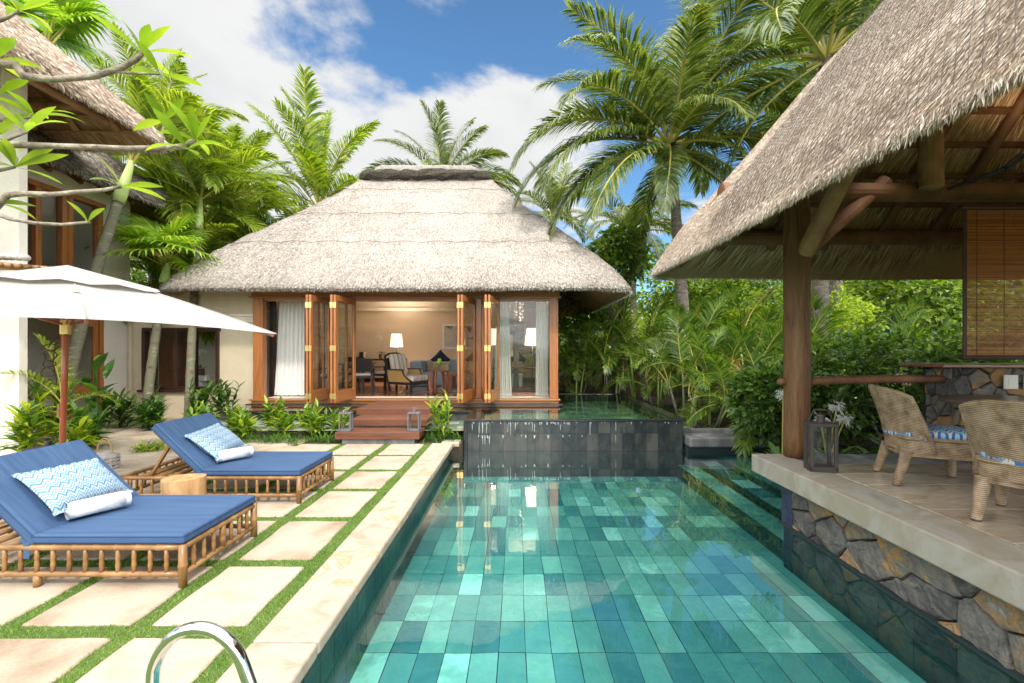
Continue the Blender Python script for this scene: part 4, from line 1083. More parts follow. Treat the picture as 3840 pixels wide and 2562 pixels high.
# ---------------------------------------------------------------- bamboo sun loungers
def bam(s, a, b, r, nodes_=3, n=10):
    a = Vector(a); b = Vector(b); pts = []; rad = []; L_ = (b-a).length
    k = max(2, nodes_)
    for i in range(k+1):
        t = i/k
        if 0 < i < k:
            e = .008/L_
            for dt, rr in ((-1.6*e,1.0),(-.5*e,1.16),(.5*e,1.16),(1.6*e,1.0)): pts.append(a.lerp(b, t+dt)); rad.append(r*rr)
        else: pts.append(a.lerp(b, t)); rad.append(r)
    s.tube(pts, rad, n)
def make_lounger(label):
    t = thing('sun_lounger', label, 'sun lounger', (0,0,0), 0, 'bamboo sun loungers on the terrace')
    # local: origin at front right leg foot; long axis -x (head), width +y
    L_ = 1.86; W = .83
    for x, y in ((0,0),(0,W),(-L_,0),(-L_,W),(-.98,0),(-.98,W)):
        s = MB(); hh = .282
        if x in (0,-L_): bam(s, (x,y,0), (x,y,hh), .026, 2, 14)
        else: s.tube([(x,y,0),(x,y,.075)], .024, 14)
        s.build('leg', m_bamboo, t, smooth=True)
    for y in (0, W):
        s = MB(); bam(s, (-.02,y,.262), (-L_,y,.262), .02, 13); s.build('top_rail', m_bamboo, t, smooth=True)
        s = MB(); bam(s, (-.02,y,.082), (-L_,y,.082), .019, 11); s.build('lower_rail', m_bamboo, t, smooth=True)
        s = MB()
        for i in range(1, 17): bam(s, (-i*L_/17,y,.09), (-i*L_/17,y,.252), .0135, 3, 8)
        s.build('balusters', m_bamboo, t, smooth=True)
    for x in (0, -L_):
        s = MB(); bam(s, (x,.02,.262), (x,W-.02,.262), .02, 6); s.build('top_rail', m_bamboo, t, smooth=True)
        s = MB(); bam(s, (x,.02,.082), (x,W-.02,.082), .019, 5); s.build('lower_rail', m_bamboo, t, smooth=True)
        s = MB()
        for i in range(1, 8): bam(s, (x,i*W/8,.09), (x,i*W/8,.252), .021 if i == 4 else .0135, 3, 8)
        s.build('balusters', m_bamboo, t, smooth=True)
    s = MB()
    for i in range(22): s.tube([(-.05-i*.045,.0,.268),(-.05-i*.045,W,.268)], .010, 6)
    for i in range(4): s.box(-1.3-i*.15,-1.22-i*.15,.02,W-.02,.235,.255)
    s.build('seat_slats', m_bamboo, t, smooth=True)
    HX = -1.04; ang = R(44); BL = .68; dx, dz = -math.cos(ang), math.sin(ang)
    s = MB()
    for y in (.05, W-.05): s.beam((HX+.02,y,.27), (HX+dx*BL,y,.27+dz*BL), .05, .035)
    for i in range(5): s.beam((HX+dx*(.1+i*.13),.05,.275+dz*(.1+i*.13)), (HX+dx*(.1+i*.13),W-.05,.275+dz*(.1+i*.13)), .06, .014, up=(dz,0,-dx))
    s.build('back_frame', m_bamboo, t, bevel=.005)
    s = MB()
    for y in (.09, W-.09): s.beam((HX+dx*.5,y,.25+dz*.5), (HX-.58,y,.245), .04, .026)
    s.beam((HX-.62,.07,.245),(HX-.62,W-.07,.245),.04,.03)
    s.build('back_strut', m_bamboo, t, bevel=.004)
    def pad(l, w, th, puff=.012):
        # soft mattress, local x 0..l, y 0..w
        G_ = []
        for k, (ins, z) in enumerate(((.02,0),(.004,.012),(0,th*.45),(.0,th*.6),(.006,th-.012),(.03,th+puff*.3),(.12,th+puff),(.3,th+puff))):
            G_.append([(x, y, z) for x, y in ring(l/2, w/2, max(.01,l/2-ins), max(.005,w/2-ins), .03, 3, 8)])
        return np.array(G_)
    P_ = pad(1.03, W+.02, .068)
    s = MB(); s.box(-1.02,.012,-.012,W+.012,.284,.352); mt = s.build('seat_mattress', m_blue, t, bevel=.016, seg=3)
    M_ = Matrix.Translation((HX+.0,0,.285)) @ Matrix.Rotation(PI+0, 4, 'Z') @ Matrix.Rotation(-ang, 4, 'Y')
    A = np.array(M_)
    def tf_(P): return (np.asarray(P) @ A[:3,:3].T) + A[:3,3]
    s = MB(); Q = pad(.84, W+.02, .085); Q = Q - np.array([0, W+.01, 0])
    Qw = tf_(Q)
    s.box(0,.70,-(W+.012),.012,0,.085); s.V = [tf_(v) for v in s.V]; bk = s.build('back_mattress', m_blue, t, bevel=.018, seg=3)
    s = MB()
    for z_ in (.300,.338): s.tube([(x,y,z_) for x,y in ring(-.504,W/2,.5175,W/2+.0135,.02,3,4)], .0035, 5, closed=True)
    s.build('piping', m_piping, mt)
    s = MB()
    for z_ in (.016,.07): s.tube([tuple(tf_((x,y,z_))) for x,y in ring(.35,-W/2,.3515,W/2+.0135,.02,3,4)], .0035, 5, closed=True)
    s.build('piping', m_piping, bk)
    s = MB(); s.box(HX-.02,HX+.02,-.016,-.012,.19,.30); s.quad((HX-.06,-.014,.3),(HX+.05,-.014,.29),(HX+.03,-.014,.335),(HX-.01,-.014,.35)); s.build('tie_strap', m_blue, t)
    return t
def pillow_thing(label, loc, rot, l=.60, w=.38, th=.08):
    t = thing('pillow', label, 'pillow', loc, 0, 'chevron pillows on the loungers'); t.rotation_euler = rot
    n = 22; G1_, G2_ = [], []
    for side, GG in ((1,G1_),(-1,G2_)):
        for i in range(n+1):
            row = []
            for j in range(n+1):
                u, v = i/n*2-1, j/n*2-1
                e = max(0, 1-(abs(u)*1.04)**3.2)*max(0, 1-(abs(v)*1.04)**3.2)
                pin = 1-.05*(1-abs(v))*(abs(u)**3)*0 
                x = u*l/2*(1-.045*(1-v*v)); y = v*w/2*(1-.05*(1-u*u))
                row.append((x, y, side*(th*e**.55+.002)+.006*math.sin(9*u+4*v)*e))
            GG.append(row)
    s = MB(); s.grid(np.array(G1_)); s.grid(np.array(G2_)[::-1]); s.build('cover', m_zig, t, smooth=True)
    s = MB()
    rim = [(-l/2*1.03,-w/2*1.03),(l/2*1.03,-w/2*1.03),(l/2*1.03,w/2*1.03),(-l/2*1.03,w/2*1.03)]
    GG = []
    for y0 in (-1,1):
        a = [(x*l/2*1.02, y0*w/2*1.0*(.955+.045*x*x), .003*math.sin(14*x)) for x in np.linspace(-1,1,24)]
        b = [(p[0], p[1]+y0*.03, p[2]+.006*math.sin(9*p[0]*7)) for p in a]
        s.grid(np.array([a,b])); s.build('flange', m_zig, t); s = MB()
    return t
def towel(label, loc, rz, l=.36, r=.066):
    t = thing('rolled_towel', label, 'towel', loc, rz, 'rolled towels on the loungers')
    s = MB(); n = 150; pr_ = []
    for i in range(n+1):
        q = i/n; th = q*2*PI*4.2; rr = .006+(r-.006)*q**.9
        pr_.append((rr*math.cos(th), rr*math.sin(th)+r))
    xs = np.linspace(-l/2, l/2, 9)
    G_ = []
    for x in xs:
        e = 1+.03*math.sin(x*23); off = .012*((abs(x)/(l/2))**4)
        G_.append([(x + (i/n-.5)*.012, p[0]*e, max(.001,(p[1]-r)*e+r)) for i, p in enumerate(pr_)])
    s.grid(np.array(G_)); s.grid(np.array([[(x*(1), y*1.0, z) for x, y, z in row] for row in G_])*np.array([1,.985,.985])+np.array([0,0,.0008]))
    # inner fill so the roll reads solid
    s.tube([(-l/2+.03,0,r),(l/2-.03,0,r)], r*.9, 20)
    s.build('towel_roll', m_towel, t, smooth=True)
    return t
lg1 = make_lounger('near bamboo sun lounger with blue mattress, cut by the left edge'); lg1.location = (-2.26, 3.075, 0)
lg2 = copy_tree(lg1); lg2['label'] = 'far bamboo sun lounger with blue mattress beside the planting bed and stump'; lg2.location = (-2.27, 4.735, 0)
for lg, nm in ((lg1,'near'), (lg2,'far')):
    y0 = lg.location[1]; a = R(44)
    # pillow rests on the raised back, long side across it
    cx, cz = -1.128, .562
    pr0 = pillow_thing(f'blue and cream chevron pillow leaning on the {nm} lounger', (lg.location[0]+cx, y0+.43, cz), (0,0,0))
    ex = Vector((0,1,0)); ey = Vector((-math.cos(a-.08), 0, math.sin(a-.08))); ez = ex.cross(ey)
    rx = Matrix((ex, ey, ez)).transposed() @ Matrix.Rotation(R(-4 if nm == 'near' else 5), 3, 'Z')
    pr0.rotation_euler = rx.to_euler()
    towel(f'white rolled towel on the {nm} lounger in front of its pillow', (lg.location[0]-.90, y0+.36, .365), R(62 if nm == 'near' else 58))
sg = thing('stump_stool', 'cut tree stump stool between the two loungers', 'stool', (-3.18, 4.33, 0))
s = MB(); n = 40; prof_ = [(1.02,0),(1.0,.1),(.98,.25),(1.0,.36),(.985,.378)]
rr = [.165*(1+.09*math.sin(2*q+.6)+.05*math.sin(3*q)+.03*math.sin(7*q+2)) for q in np.arange(n)*2*PI/n]
G_ = [[(rr[k]*f*math.cos(2*PI*k/n), rr[k]*f*math.sin(2*PI*k/n), z) for k in range(n)] for f, z in prof_]
s.grid(np.array(G_), True); s.build('bark_side', m_stump, sg, smooth=True)
s = MB(); s.add(np.array(G_[-1])+np.array([0,0,.0005]), [tuple(range(n))]); s.build('cut_top', m_stump, sg)
bk = thing('basket_lantern', 'low whitewashed round basket with a looped rope handle on the paving', 'basket', (-5.55, 6.12, 0))
s = MB()
for z in (.0,.05,.10,.14): s.lathe([(.155,z),(.163,z+.008),(.163,z+.026),(.155,z+.032)], n=32, cap=False)
s.lathe([(.001,.005),(.15,.005)], n=24, cap=False)
for i in range(14):
    q = 2*PI*i/14; s.cbox((.155*math.cos(q), .155*math.sin(q), .085), (.012,.02,.17), q)
s.build('slats', m_wash, bk)
s = MB(); s.lathe([(.15,.165),(.13,.19),(.09,.2),(.085,.225),(.02,.228)], n=28); s.build('lid', m_wash, bk)
s = MB(); s.tube([(.10*math.cos(q), 0, .2+.2*math.sin(q)) for q in np.linspace(.05, PI-.05, 18)], .008, 8); s.build('rope_handle', m_cane, bk)

# ---------------------------------------------------------------- umbrella
um = thing('market_umbrella', 'large square cream canvas umbrella on a red wooden pole over the terrace', 'umbrella', (-5.03, 5.02, 0))
apex = Vector((-4.86, 4.92, 2.48))
cor = [Vector((-2.80,5.30,1.775)), Vector((-4.80,7.10,2.02)), Vector((-7.05,5.3,1.99)), Vector((-5.0,2.95,1.80))]
rim = []
for k in range(4):
    a, b = cor[k], cor[(k+1) % 4]; n = 12
    for i in range(n):
        t = i/n; p = a.lerp(b, t); c = 4*t*(1-t)
        mid = max(0, 1-abs(t-.5)*2)
        p.z += .085*c - .02*math.sin(t*PI*2)**2; p += (apex-p)*(.045*math.sin(t*PI*2)**2 + .0*c); p.z = p.z
        rim.append(p)
G_ = []
off = Vector(um.location)
nr = 14
for k in range(nr+1):
    f = k/nr; row = []
    for i, p in enumerate(rim):
        q = apex.lerp(p, .12+.88*f); t = (i % 6)/6
        q.z -= .035*math.sin(PI*t)*math.sin(PI*f*.9+.2)*(1 if k else 0)
        q.z += .05*math.sin(PI*f)*(.6)
        row.append(q-off)
    G_.append(row)
s = MB(); s.grid(np.array(G_), True); cano = s.build('canopy', m_canvas, um, smooth=True); G_can = G_
G_ = []
for k in range(6):
    f = k/5
    G_.append([apex.lerp(p, .005+.42*f)-off+Vector((0,0,.03-.008*f+.016*math.sin(i*1.57)*f**3+.05*math.sin(PI*.42*f)*.75)) for i, p in enumerate(rim)])
s = MB(); s.grid(np.array(G_), True); s.build('vent_flap', m_canvas, um, smooth=True)
for k in range(8):
    s = MB(); s.tube([tuple(Vector(G_can[j][k*6])+Vector((0,0,.003))) for j in range(len(G_can))], .006, 5); s.build('seam', m_canvas, cano)
hub = apex + (Vector((-5.03,5.02,0))-apex).normalized()*.12
hub2 = Vector((-4.90,4.94,1.86))
for k in range(8):
    p = rim[k*6]; s = MB(); s.beam(hub-off, apex.lerp(p,.985)-off+Vector((0,0,-.03)), .022, .026); rb = s.build('rib', m_pole, um)
    s = MB(); s.beam(hub2-off, apex.lerp(p,.5)-off+Vector((0,0,-.045)), .02, .024); s.build('strut', m_pole, rb)
s = MB(); s.tube([(0,0,.03),(apex-off).lerp(Vector((0,0,0)),.03)], .028, 16); s.build('pole', m_pole, um, smooth=True)
s = MB(); s.tube([hub2-off+Vector((0,0,-.1)), hub2-off+Vector((0,0,.06))], .05, 12); s.build('runner_hub', m_brass, um, bevel=.006)
s = MB(); s.tube([(.03,-.05,.86),(.036,-.05,1.0)], .022, 10); s.build('cleat', m_bamboo, um)
s = MB()
for i in range(4):
    cx, cz = -.035-.012*i, 1.62-.09*i
    s.tube([(cx+.07*math.cos(q)-.02, -.06+.012*math.sin(2*q+i), cz+.035*math.sin(q)*(1+.5*(i % 2))) for q in np.linspace(0,2*PI,18)], .007, 6, closed=False)
s.tube([(.0,-.05,1.72),(-.02,-.055,1.6),(-.03,-.06,1.45),(-.01,-.05,1.3),(.0,-.05,1.2)], .006, 6)
s.build('pull_cord', m_rope, um)
s = MB(); q0 = apex.lerp(rim[42], .62)-off; s.grid(np.array([[q0+Vector((-.0-.5*f, .02-.05*f+.03*(j-.5), .055-.13*f+.015*math.sin(9*f+j*2))) for f in np.linspace(0,1,12)] for j in (0,1)])); s.build('closing_strap', m_canvas, um)
s = MB(); s.lathe([(.24,0),(.24,.05),(.2,.07),(.05,.08),(.045,.3),(.03,.31)], n=28); s.build('base', m_bronze, um)

# pool ladder rail
ra = thing('pool_handrail', 'curved polished steel handrail arching from the terrace into the pool', 'handrail', (-1.3, 1.62, 0))
pts = [(-.03,0,-.02),(-.02,0,.15),(.0,0,.33)] + [(.175-.175*math.cos(q), -.02*q/PI, .40+.215*math.sin(q)) for q in np.linspace(.25, PI*.86, 18)] + [(.40,-.03,.33),(.47,-.04,.1),(.55,-.05,-.25),(.60,-.05,-.5)]
s = MB(); s.tube(pts, .0215, 20); s.build('rail_tube', m_chrome, ra, smooth=True)
s = MB(); s.lathe([(.045,0.008),(.045,.018),(.025,.024)], c=(-.03,0,0), n=20); s.build('floor_flange', m_chrome, ra)
pl = thing('pool_light', 'small round white light in the pool wall below the coping corner', 'light', (-1.085, 7.9, -.42))
s = MB(); s.sphere((0,0,0), .035, 12, 8, (1,.5,1)); s.build('lens', m_white, pl, smooth=True)
# ---------------------------------------------------------------- things inside the lounge (floor at z = FL)
def floor_lamp(label, x, y, h, r0, r1, sh, m, watt):
    t = thing('floor_lamp', label, 'lamp', (x, y, FL+.002))
    s = MB(); s.lathe([(r0,h-sh),(r1,h)], n=32, cap=False); s.lathe([(r0-.004,h-sh),(r1-.004,h)], n=32, cap=False); s.build('lamp_shade', m, t, smooth=True)
    s = MB(); s.tube([(0,0,.02),(0,0,h-.06)], .012, 10); s.build('pole', m_black, t)
    s = MB(); s.lathe([(.16,0),(.16,.02),(.03,.035)], n=24); s.build('base', m_black, t)
    ld = bpy.data.lights.new('lamp_bulb', 'POINT'); ld.energy = watt; ld.color = (1,.9,.77); ld.shadow_soft_size = .06
    lo = bpy.data.objects.new('lamp_bulb', ld); COL.objects.link(lo); lo.parent = t; lo.location = (0,0,h-sh*.35)
    return t
floor_lamp('lit floor lamp with warm white shade behind the striped armchair', -3.98, 15.0, 1.63, .205, .16, .42, m_shade, 210)
floor_lamp('floor lamp with pale pink shade beside the right hand curtain', .40, 12.1, 1.68, .205, .15, .44, m_shade2, 170)

def armchair():
    t = thing('armchair', 'dark framed armchair with cane sides and striped cushions near the open doors', 'armchair', (-2.85, 12.0, FL+.002), R(-28))
    W, D = .68, .78
    # faces +x
    s = MB()
    for y in (-W/2, W/2):
        s.beam((-.36,y,.02),(-.44,y,.44),.045,.05,up=(1,0,0)); s.beam((-.44,y,.42),(-.52,y,.92),.045,.05,up=(1,0,0))
        s.beam((.36,y,0),(.36,y,.33),.045,.05,up=(1,0,0)); s.beam((-.47,y,.60),(.10,y,.60),.06,.03)
        for i in range(8):
            a, b = i/8, (i+1)/8
            f = lambda u: (.08+.30*u**1.6, y, .60-.30*u**.8)
            s.beam(f(a), f(b), .045, .04)
        s.beam((-.38,y,.25),(.37,y,.25),.045,.07)
    s.beam((.36,-W/2,.25),(.36,W/2,.25),.045,.07); s.beam((-.40,-W/2,.25),(-.40,W/2,.25),.045,.07)
    for a in np.linspace(0,PI,10)[:-1]:
        b = a+PI/9; P = lambda q: (-.52-.03*math.sin(q), -W/2*math.cos(q), .92+.10*math.sin(q)); s.beam(P(a),P(b),.05,.05)
    s.build('frame', m_black, t, bevel=.006)
    for y in (-W/2, W/2):
        s = MB(); pl_ = [(-.40,.27),(.34,.27),(.30,.38),(.2,.46),(.10,.585),(-.44,.585)]
        s.add([(x,y-.008,z) for x,z in pl_]+[(x,y+.008,z) for x,z in pl_], [(0,1,2,3,4,5),(11,10,9,8,7,6)]+[(i,6+i,6+(i+1)%6,(i+1)%6) for i in range(6)])
        s.build('cane_panel', m_cane, t)
    s = MB(); s.box(-.38,.40,-W/2+.04,W/2-.04,.29,.45); s.build('seat_cushion', m_stripe, t, bevel=.05, seg=4)
    s = MB(); s.cbox((-.37,0,.72),(.14,W-.12,.58),M=Matrix.Rotation(R(-12),4,'Y')); s.build('back_cushion', m_stripe, t, bevel=.06, seg=4)
armchair()
t = thing('side_table', 'small round red wood drum table holding the bowl of apples', 'table', (-1.97, 11.5, FL+.002))
s = MB(); s.lathe([(.02,.55),(.20,.55),(.215,.56),(.215,.585),(.02,.59)], n=28); s.build('table_top', m_red, t)
s = MB(); s.lathe([(.02,.02),(.2,.02),(.21,.05),(.02,.06)], n=28); s.build('base_ring', m_red, t)
for k in range(6):
    q = k*PI/3+.3; s = MB(); c, s_ = math.cos(q), math.sin(q)
    pts = [(.19*c,.19*s_,0),(.235*c,.235*s_,.16),(.245*c,.245*s_,.3),(.235*c,.235*s_,.44),(.205*c,.205*s_,.56)]
    for a, b in zip(pts[:-1], pts[1:]): s.beam(a, b, .025, .07, up=(c,s_,0))
    s.build('leg', m_red, t, bevel=.004)
t = thing('fruit_bowl', 'glass pedestal bowl of green apples on the drum table', 'bowl', (-1.97, 11.5, FL+.594))
s = MB(); s.lathe([(.05,0),(.05,.006),(.012,.02),(.012,.09),(.03,.11),(.09,.17),(.11,.22)], n=24, cap=False); s.build('glass_bowl', m_glass, t, smooth=True)
for x, y, z in ((-.05,0,.19),(.045,.03,.19),(0,-.05,.2),(.0,.01,.265)):
    s = MB(); s.sphere((x,y,z), .048, 12, 8, (1,1,.92)); s.build('apple', m_apple, t, smooth=True)

t = thing('sofa', 'long blue grey sofa with high sides against the tan back wall', 'sofa', (-1.6, 14.4, FL+.002))
s = MB(); s.box(-1.65,1.75,-.55,.35,.0,.42); s.build('seat', m_sofa, t, bevel=.05, seg=3)
s = MB(); s.box(-1.66,-1.3,-.62,.62,.0,.78); s.build('arm', m_sofa, t, bevel=.06, seg=3)
s = MB(); s.box(-1.3,1.75,.35,.66,.0,.80); s.build('back', m_sofa, t, bevel=.06, seg=3)
s = MB(); s.box(1.0,1.75,-1.2,-.55,.0,.42); s.build('chaise', m_sofa, t, bevel=.05, seg=3)
def cush(label, x, y, z, w, h, rz, m, rot=0, gp=None):
    c = thing('cushion', label, 'cushion', (x, y, z), rz, gp); n = 10; A_, B_ = [], []
    for sg, GG in ((1,A_),(-1,B_)):
        for i in range(n+1):
            row = []
            for j in range(n+1):
                u, v = i/n*2-1, j/n*2-1; e = max(0,1-abs(u)**2.5)*max(0,1-abs(v)**2.5)
                a, b = u*w/2*(1-.06*(1-v*v)), v*h/2*(1-.06*(1-u*u)); co, si = math.cos(rot), math.sin(rot)
                row.append((a*co-b*si, -sg*(.09*e**.5+.004), a*si+b*co))
            GG.append(row)
    s = MB(); s.grid(np.array(A_)); s.grid(np.array(B_)); s.build('cover', m, c, smooth=True)
for x, k in ((-2.46,'left'),(-1.36,'middle'),(.0,'right')):
    cush(f'dark navy cushion standing on its corner, {k} one of the three on the sofa', x, 14.58, FL+.80, .46, .46, 0, m_navy, PI/4, 'navy cushions on the sofa')
for x, k in ((-2.5,'left'),(-1.55,'middle'),(-.2,'right')):
    cush(f'beige patterned cushion in front of the {k} navy cushion', x, 14.35, FL+.58, .74, .34, 0, m_beige_fab, 0, 'beige cushions on the sofa')
t = thing('coffee_table', 'low dark red wood coffee table in front of the sofa', 'table', (-1.35, 13.0, FL+.014))
s = MB(); s.box(-.62,.62,-.4,.4,.36,.43); s.build('table_top', m_red, t, bevel=.008)
for x in (-.52,.52):
    for y in (-.3,.3): s = MB(); s.cbox((x,y,.18),(.13,.13,.36)); s.build('leg', m_red, t, bevel=.006)
rg = MB(); rg.box(-3.0, -.4, 11.95, 13.6, FL+.001, FL+.012); tag(rg.build('area_rug', m_rug), 'grey and blue woven rug under the coffee table', 'rug')
for x, lab, w in ((-1.95,'framed ink wash picture on the left above the sofa',1.42), (-.25,'framed ink wash picture on the right above the sofa',1.1)):
    t = thing('framed_picture', lab, 'picture', (x, 16.19, 2.05), group='ink wash pictures on the back wall')
    s = MB(); hh = .44
    for a in ((-w/2,-w/2+.06,-hh,hh),(w/2-.06,w/2,-hh,hh),(-w/2+.06,w/2-.06,-hh,-hh+.06),(-w/2+.06,w/2-.06,hh-.06,hh)): s.box(a[0],a[1],-.035,0,a[2],a[3])
    s.build('frame', m_white, t)
    s = MB(); s.box(-w/2+.06,w/2-.06,-.012,-.004,-hh+.06,hh-.06); s.build('picture_sheet', m_paper, t)
t = thing('console_table', 'long dark console table with crossed legs against the back wall', 'table', (-4.85, 15.85, FL+.002))
s = MB(); s.box(-.95,.95,-.22,.22,.74,.80); s.build('table_top', m_dark, t)
for x in (-.55, .55):
    s = MB(); s.beam((x-.36,-.05,0),(x+.36,-.05,.74),.05,.06); s.beam((x+.36,.02,0),(x-.36,.02,.74),.05,.06); s.build('crossed_leg', m_dark, t)
def orchid(label, x, y, z, h, sx=1):
    t = thing('orchid', label, 'plant', (x, y, z))
    s = MB(); s.lathe([(.07,0),(.09,.03),(.085,.16),(.07,.165),(.065,.14)], n=14); s.build('pot', m_pot, t)
    s = MB(); st_ = [(0,0,.15),(.02*sx,0,.3),(.03*sx,0,h*.7),(0,0,h*.9),(-.08*sx,0,h),(-.17*sx,0,h*.97)]; s.tube(st_, .005, 6); s.build('stem', m_rachis, t)
    P_, D_ = [], []
    for i in range(7):
        f = .55+.45*i/6; k = min(len(st_)-2, int(f*(len(st_)-1))); a = Vector(st_[k]).lerp(Vector(st_[k+1]), f*(len(st_)-1)-k)
        for j in range(5):
            q = j*2*PI/5; P_.append(tuple(a+Vector((random.uniform(-.02,.02),-.02,random.uniform(-.02,.02))))); D_.append((math.cos(q),-.35,math.sin(q)))
    V, F = kites(P_, D_, np.tile([0,-1,.1],(len(P_),1)), np.full(len(P_),.055), np.full(len(P_),.05)); link('flowers', fast_mesh('flowers', V, F, m_petal), t)
    V, F = kites([(0,0,.17)]*5, [(1,.2,.25),(-1,.1,.2),(.4,-.8,.3),(-.5,.7,.4),(.8,-.4,.1)], np.tile([0,0,1.],(5,1)), np.full(5,.24), np.full(5,.07)); link('leaves', fast_mesh('leaves', V, F, g_shrub), t)
orchid('white orchid in a brown pot on the dark console table', -4.72, 15.8, FL+.803, .82)
orchid('white orchid on a white pedestal behind the garden wall window', -7.86, 11.3, .955, .62, -1)
t = thing('pedestal', 'white pedestal stand under the orchid in the garden window', 'stand', (-7.86, 11.3, 0))
s = MB(); s.lathe([(.16,0),(.12,.3),(.1,.6),(.16,.8),(.17,.82)], n=20); s.build('column', m_white, t); s = MB(); s.box(-.24,.24,-.16,.16,.82,.953); s.build('stand_top', m_white, t, bevel=.01)
t = thing('books', 'few books leaning at the left end of the dark console table', 'books', (-5.45, 15.8, FL+.803))
for i in range(4): s = MB(); s.cbox((.05*i,0,.12),(.035,.16,.23-.02*(i%2)),M=Matrix.Rotation(R(8),4,'Y')); s.build('book', (m_white if i == 3 else m_dark), t)
def dchair(label, x, y, rz):
    t = thing('dining_chair', label, 'chair', (x, y, FL+.002), rz, 'dark dining chairs in the lounge')
    for a, b in ((-.22,-.23),(-.22,.23)): s = MB(); s.beam((a,b,0),(a,b,.45),.045,.045); s.beam((a,b,.44),(a-.09,b,.88),.045,.04); s.build('leg', m_dark, t)
    for a, b in ((.22,-.23),(.22,.23)): s = MB(); s.beam((a,b,0),(a,b,.63),.04,.04); s.build('leg', m_dark, t)
    s = MB(); s.box(-.22,.22,-.22,.22,.38,.44); 
    for b in (-.235,.235): s.beam((-.25,b,.64),(.25,b,.63),.05,.025)
    s.build('frame', m_dark, t)
    s = MB(); s.box(-.2,.23,-.21,.21,.44,.5); s.build('seat_cushion', m_cushion, t, bevel=.015)
    s = MB(); s.cbox((-.275,0,.72),(.03,.46,.34),M=Matrix.Rotation(R(-12),4,'Y')); s.build('backrest', m_black, t)
dchair('dark dining chair beside the left curtain, seen from its side', -5.10, 11.6, .15)
dchair('dark dining chair behind the folded glass doors with its back to the pool', -4.05, 12.0, 1.75)
dchair('dark dining chair at the right end of the dining table by the console', -3.75, 12.9, 2.7)
dchair('dark dining chair on the far side of the dining table', -4.9, 13.6, -1.5)
t = thing('lounge_table', 'dark square dining table inside the lounge behind the folded doors', 'table', (-4.6, 12.7, FL+.002))
s = MB(); s.box(-.5,.5,-.5,.5,.70,.745); s.build('table_top', m_dark, t)
for x in (-.42,.42):
    for y in (-.42,.42): s = MB(); s.cbox((x,y,.35),(.06,.06,.70)); s.build('leg', m_dark, t)
t = thing('screen_stand', 'tall dark wooden easel stand carrying a flat screen by the right curtain', 'stand', (-.02, 12.3, FL+.002))
s = MB(); s.box(-.08,.06,-.06,.06,0,1.62); s.box(-.16,-.12,-.03,.03,.1,1.75); s.build('mast', m_dark, t)
s = MB(); s.box(-.45,.45,-.25,.25,0,.09); s.build('base', m_dark, t); s = MB(); s.box(-.4,.2,-.15,.2,.62,.66); s.box(-.32,.25,-.12,.16,.48,.52); s.build('shelf', m_dark, t)
s = MB(); s.cbox((-.22,-.1,1.22),(.34,.05,.62),R(38)); sc_ = s.build('screen_case', m_black, t); s = MB(); s.cbox((-.20,-.128,1.22),(.31,.012,.57),R(38)); s.build('screen', m_tv, sc_)
t = thing('tray_table', 'small round dark tripod table under the pale lamp', 'table', (.52, 12.4, FL+.002))
s = MB(); s.lathe([(.02,.6),(.3,.6),(.3,.625),(.02,.63)], n=24); s.build('table_top', m_dark, t); s = MB(); s.tube([(0,0,.2),(0,0,.6)], .03, 8); s.build('stem', m_dark, t)
for k in range(3): q = k*2.09+.4; s = MB(); s.tube([(0,0,.25),(.16*math.cos(q),.16*math.sin(q),.12),(.28*math.cos(q),.28*math.sin(q),.01)], .02, 8); s.build('leg', m_dark, t)
t = thing('shell_chandelier', 'hanging white shell string chandelier above the easel stand', 'chandelier', (.0, 12.0, 2.15))
for i in range(6):
    x, y = random.uniform(-.28,.28), random.uniform(-.2,.2); L_ = random.uniform(.2,.8); s = MB(); s.tube([(x,y,1.26),(x,y,.85-L_)], .003, 5)
    for j in range(int(3+L_*5)): s.sphere((x,y,.85-L_+j*.09), random.uniform(.018,.045), 10, 6, (1,.4,1))
    s.build('shell_string', m_shell, t)
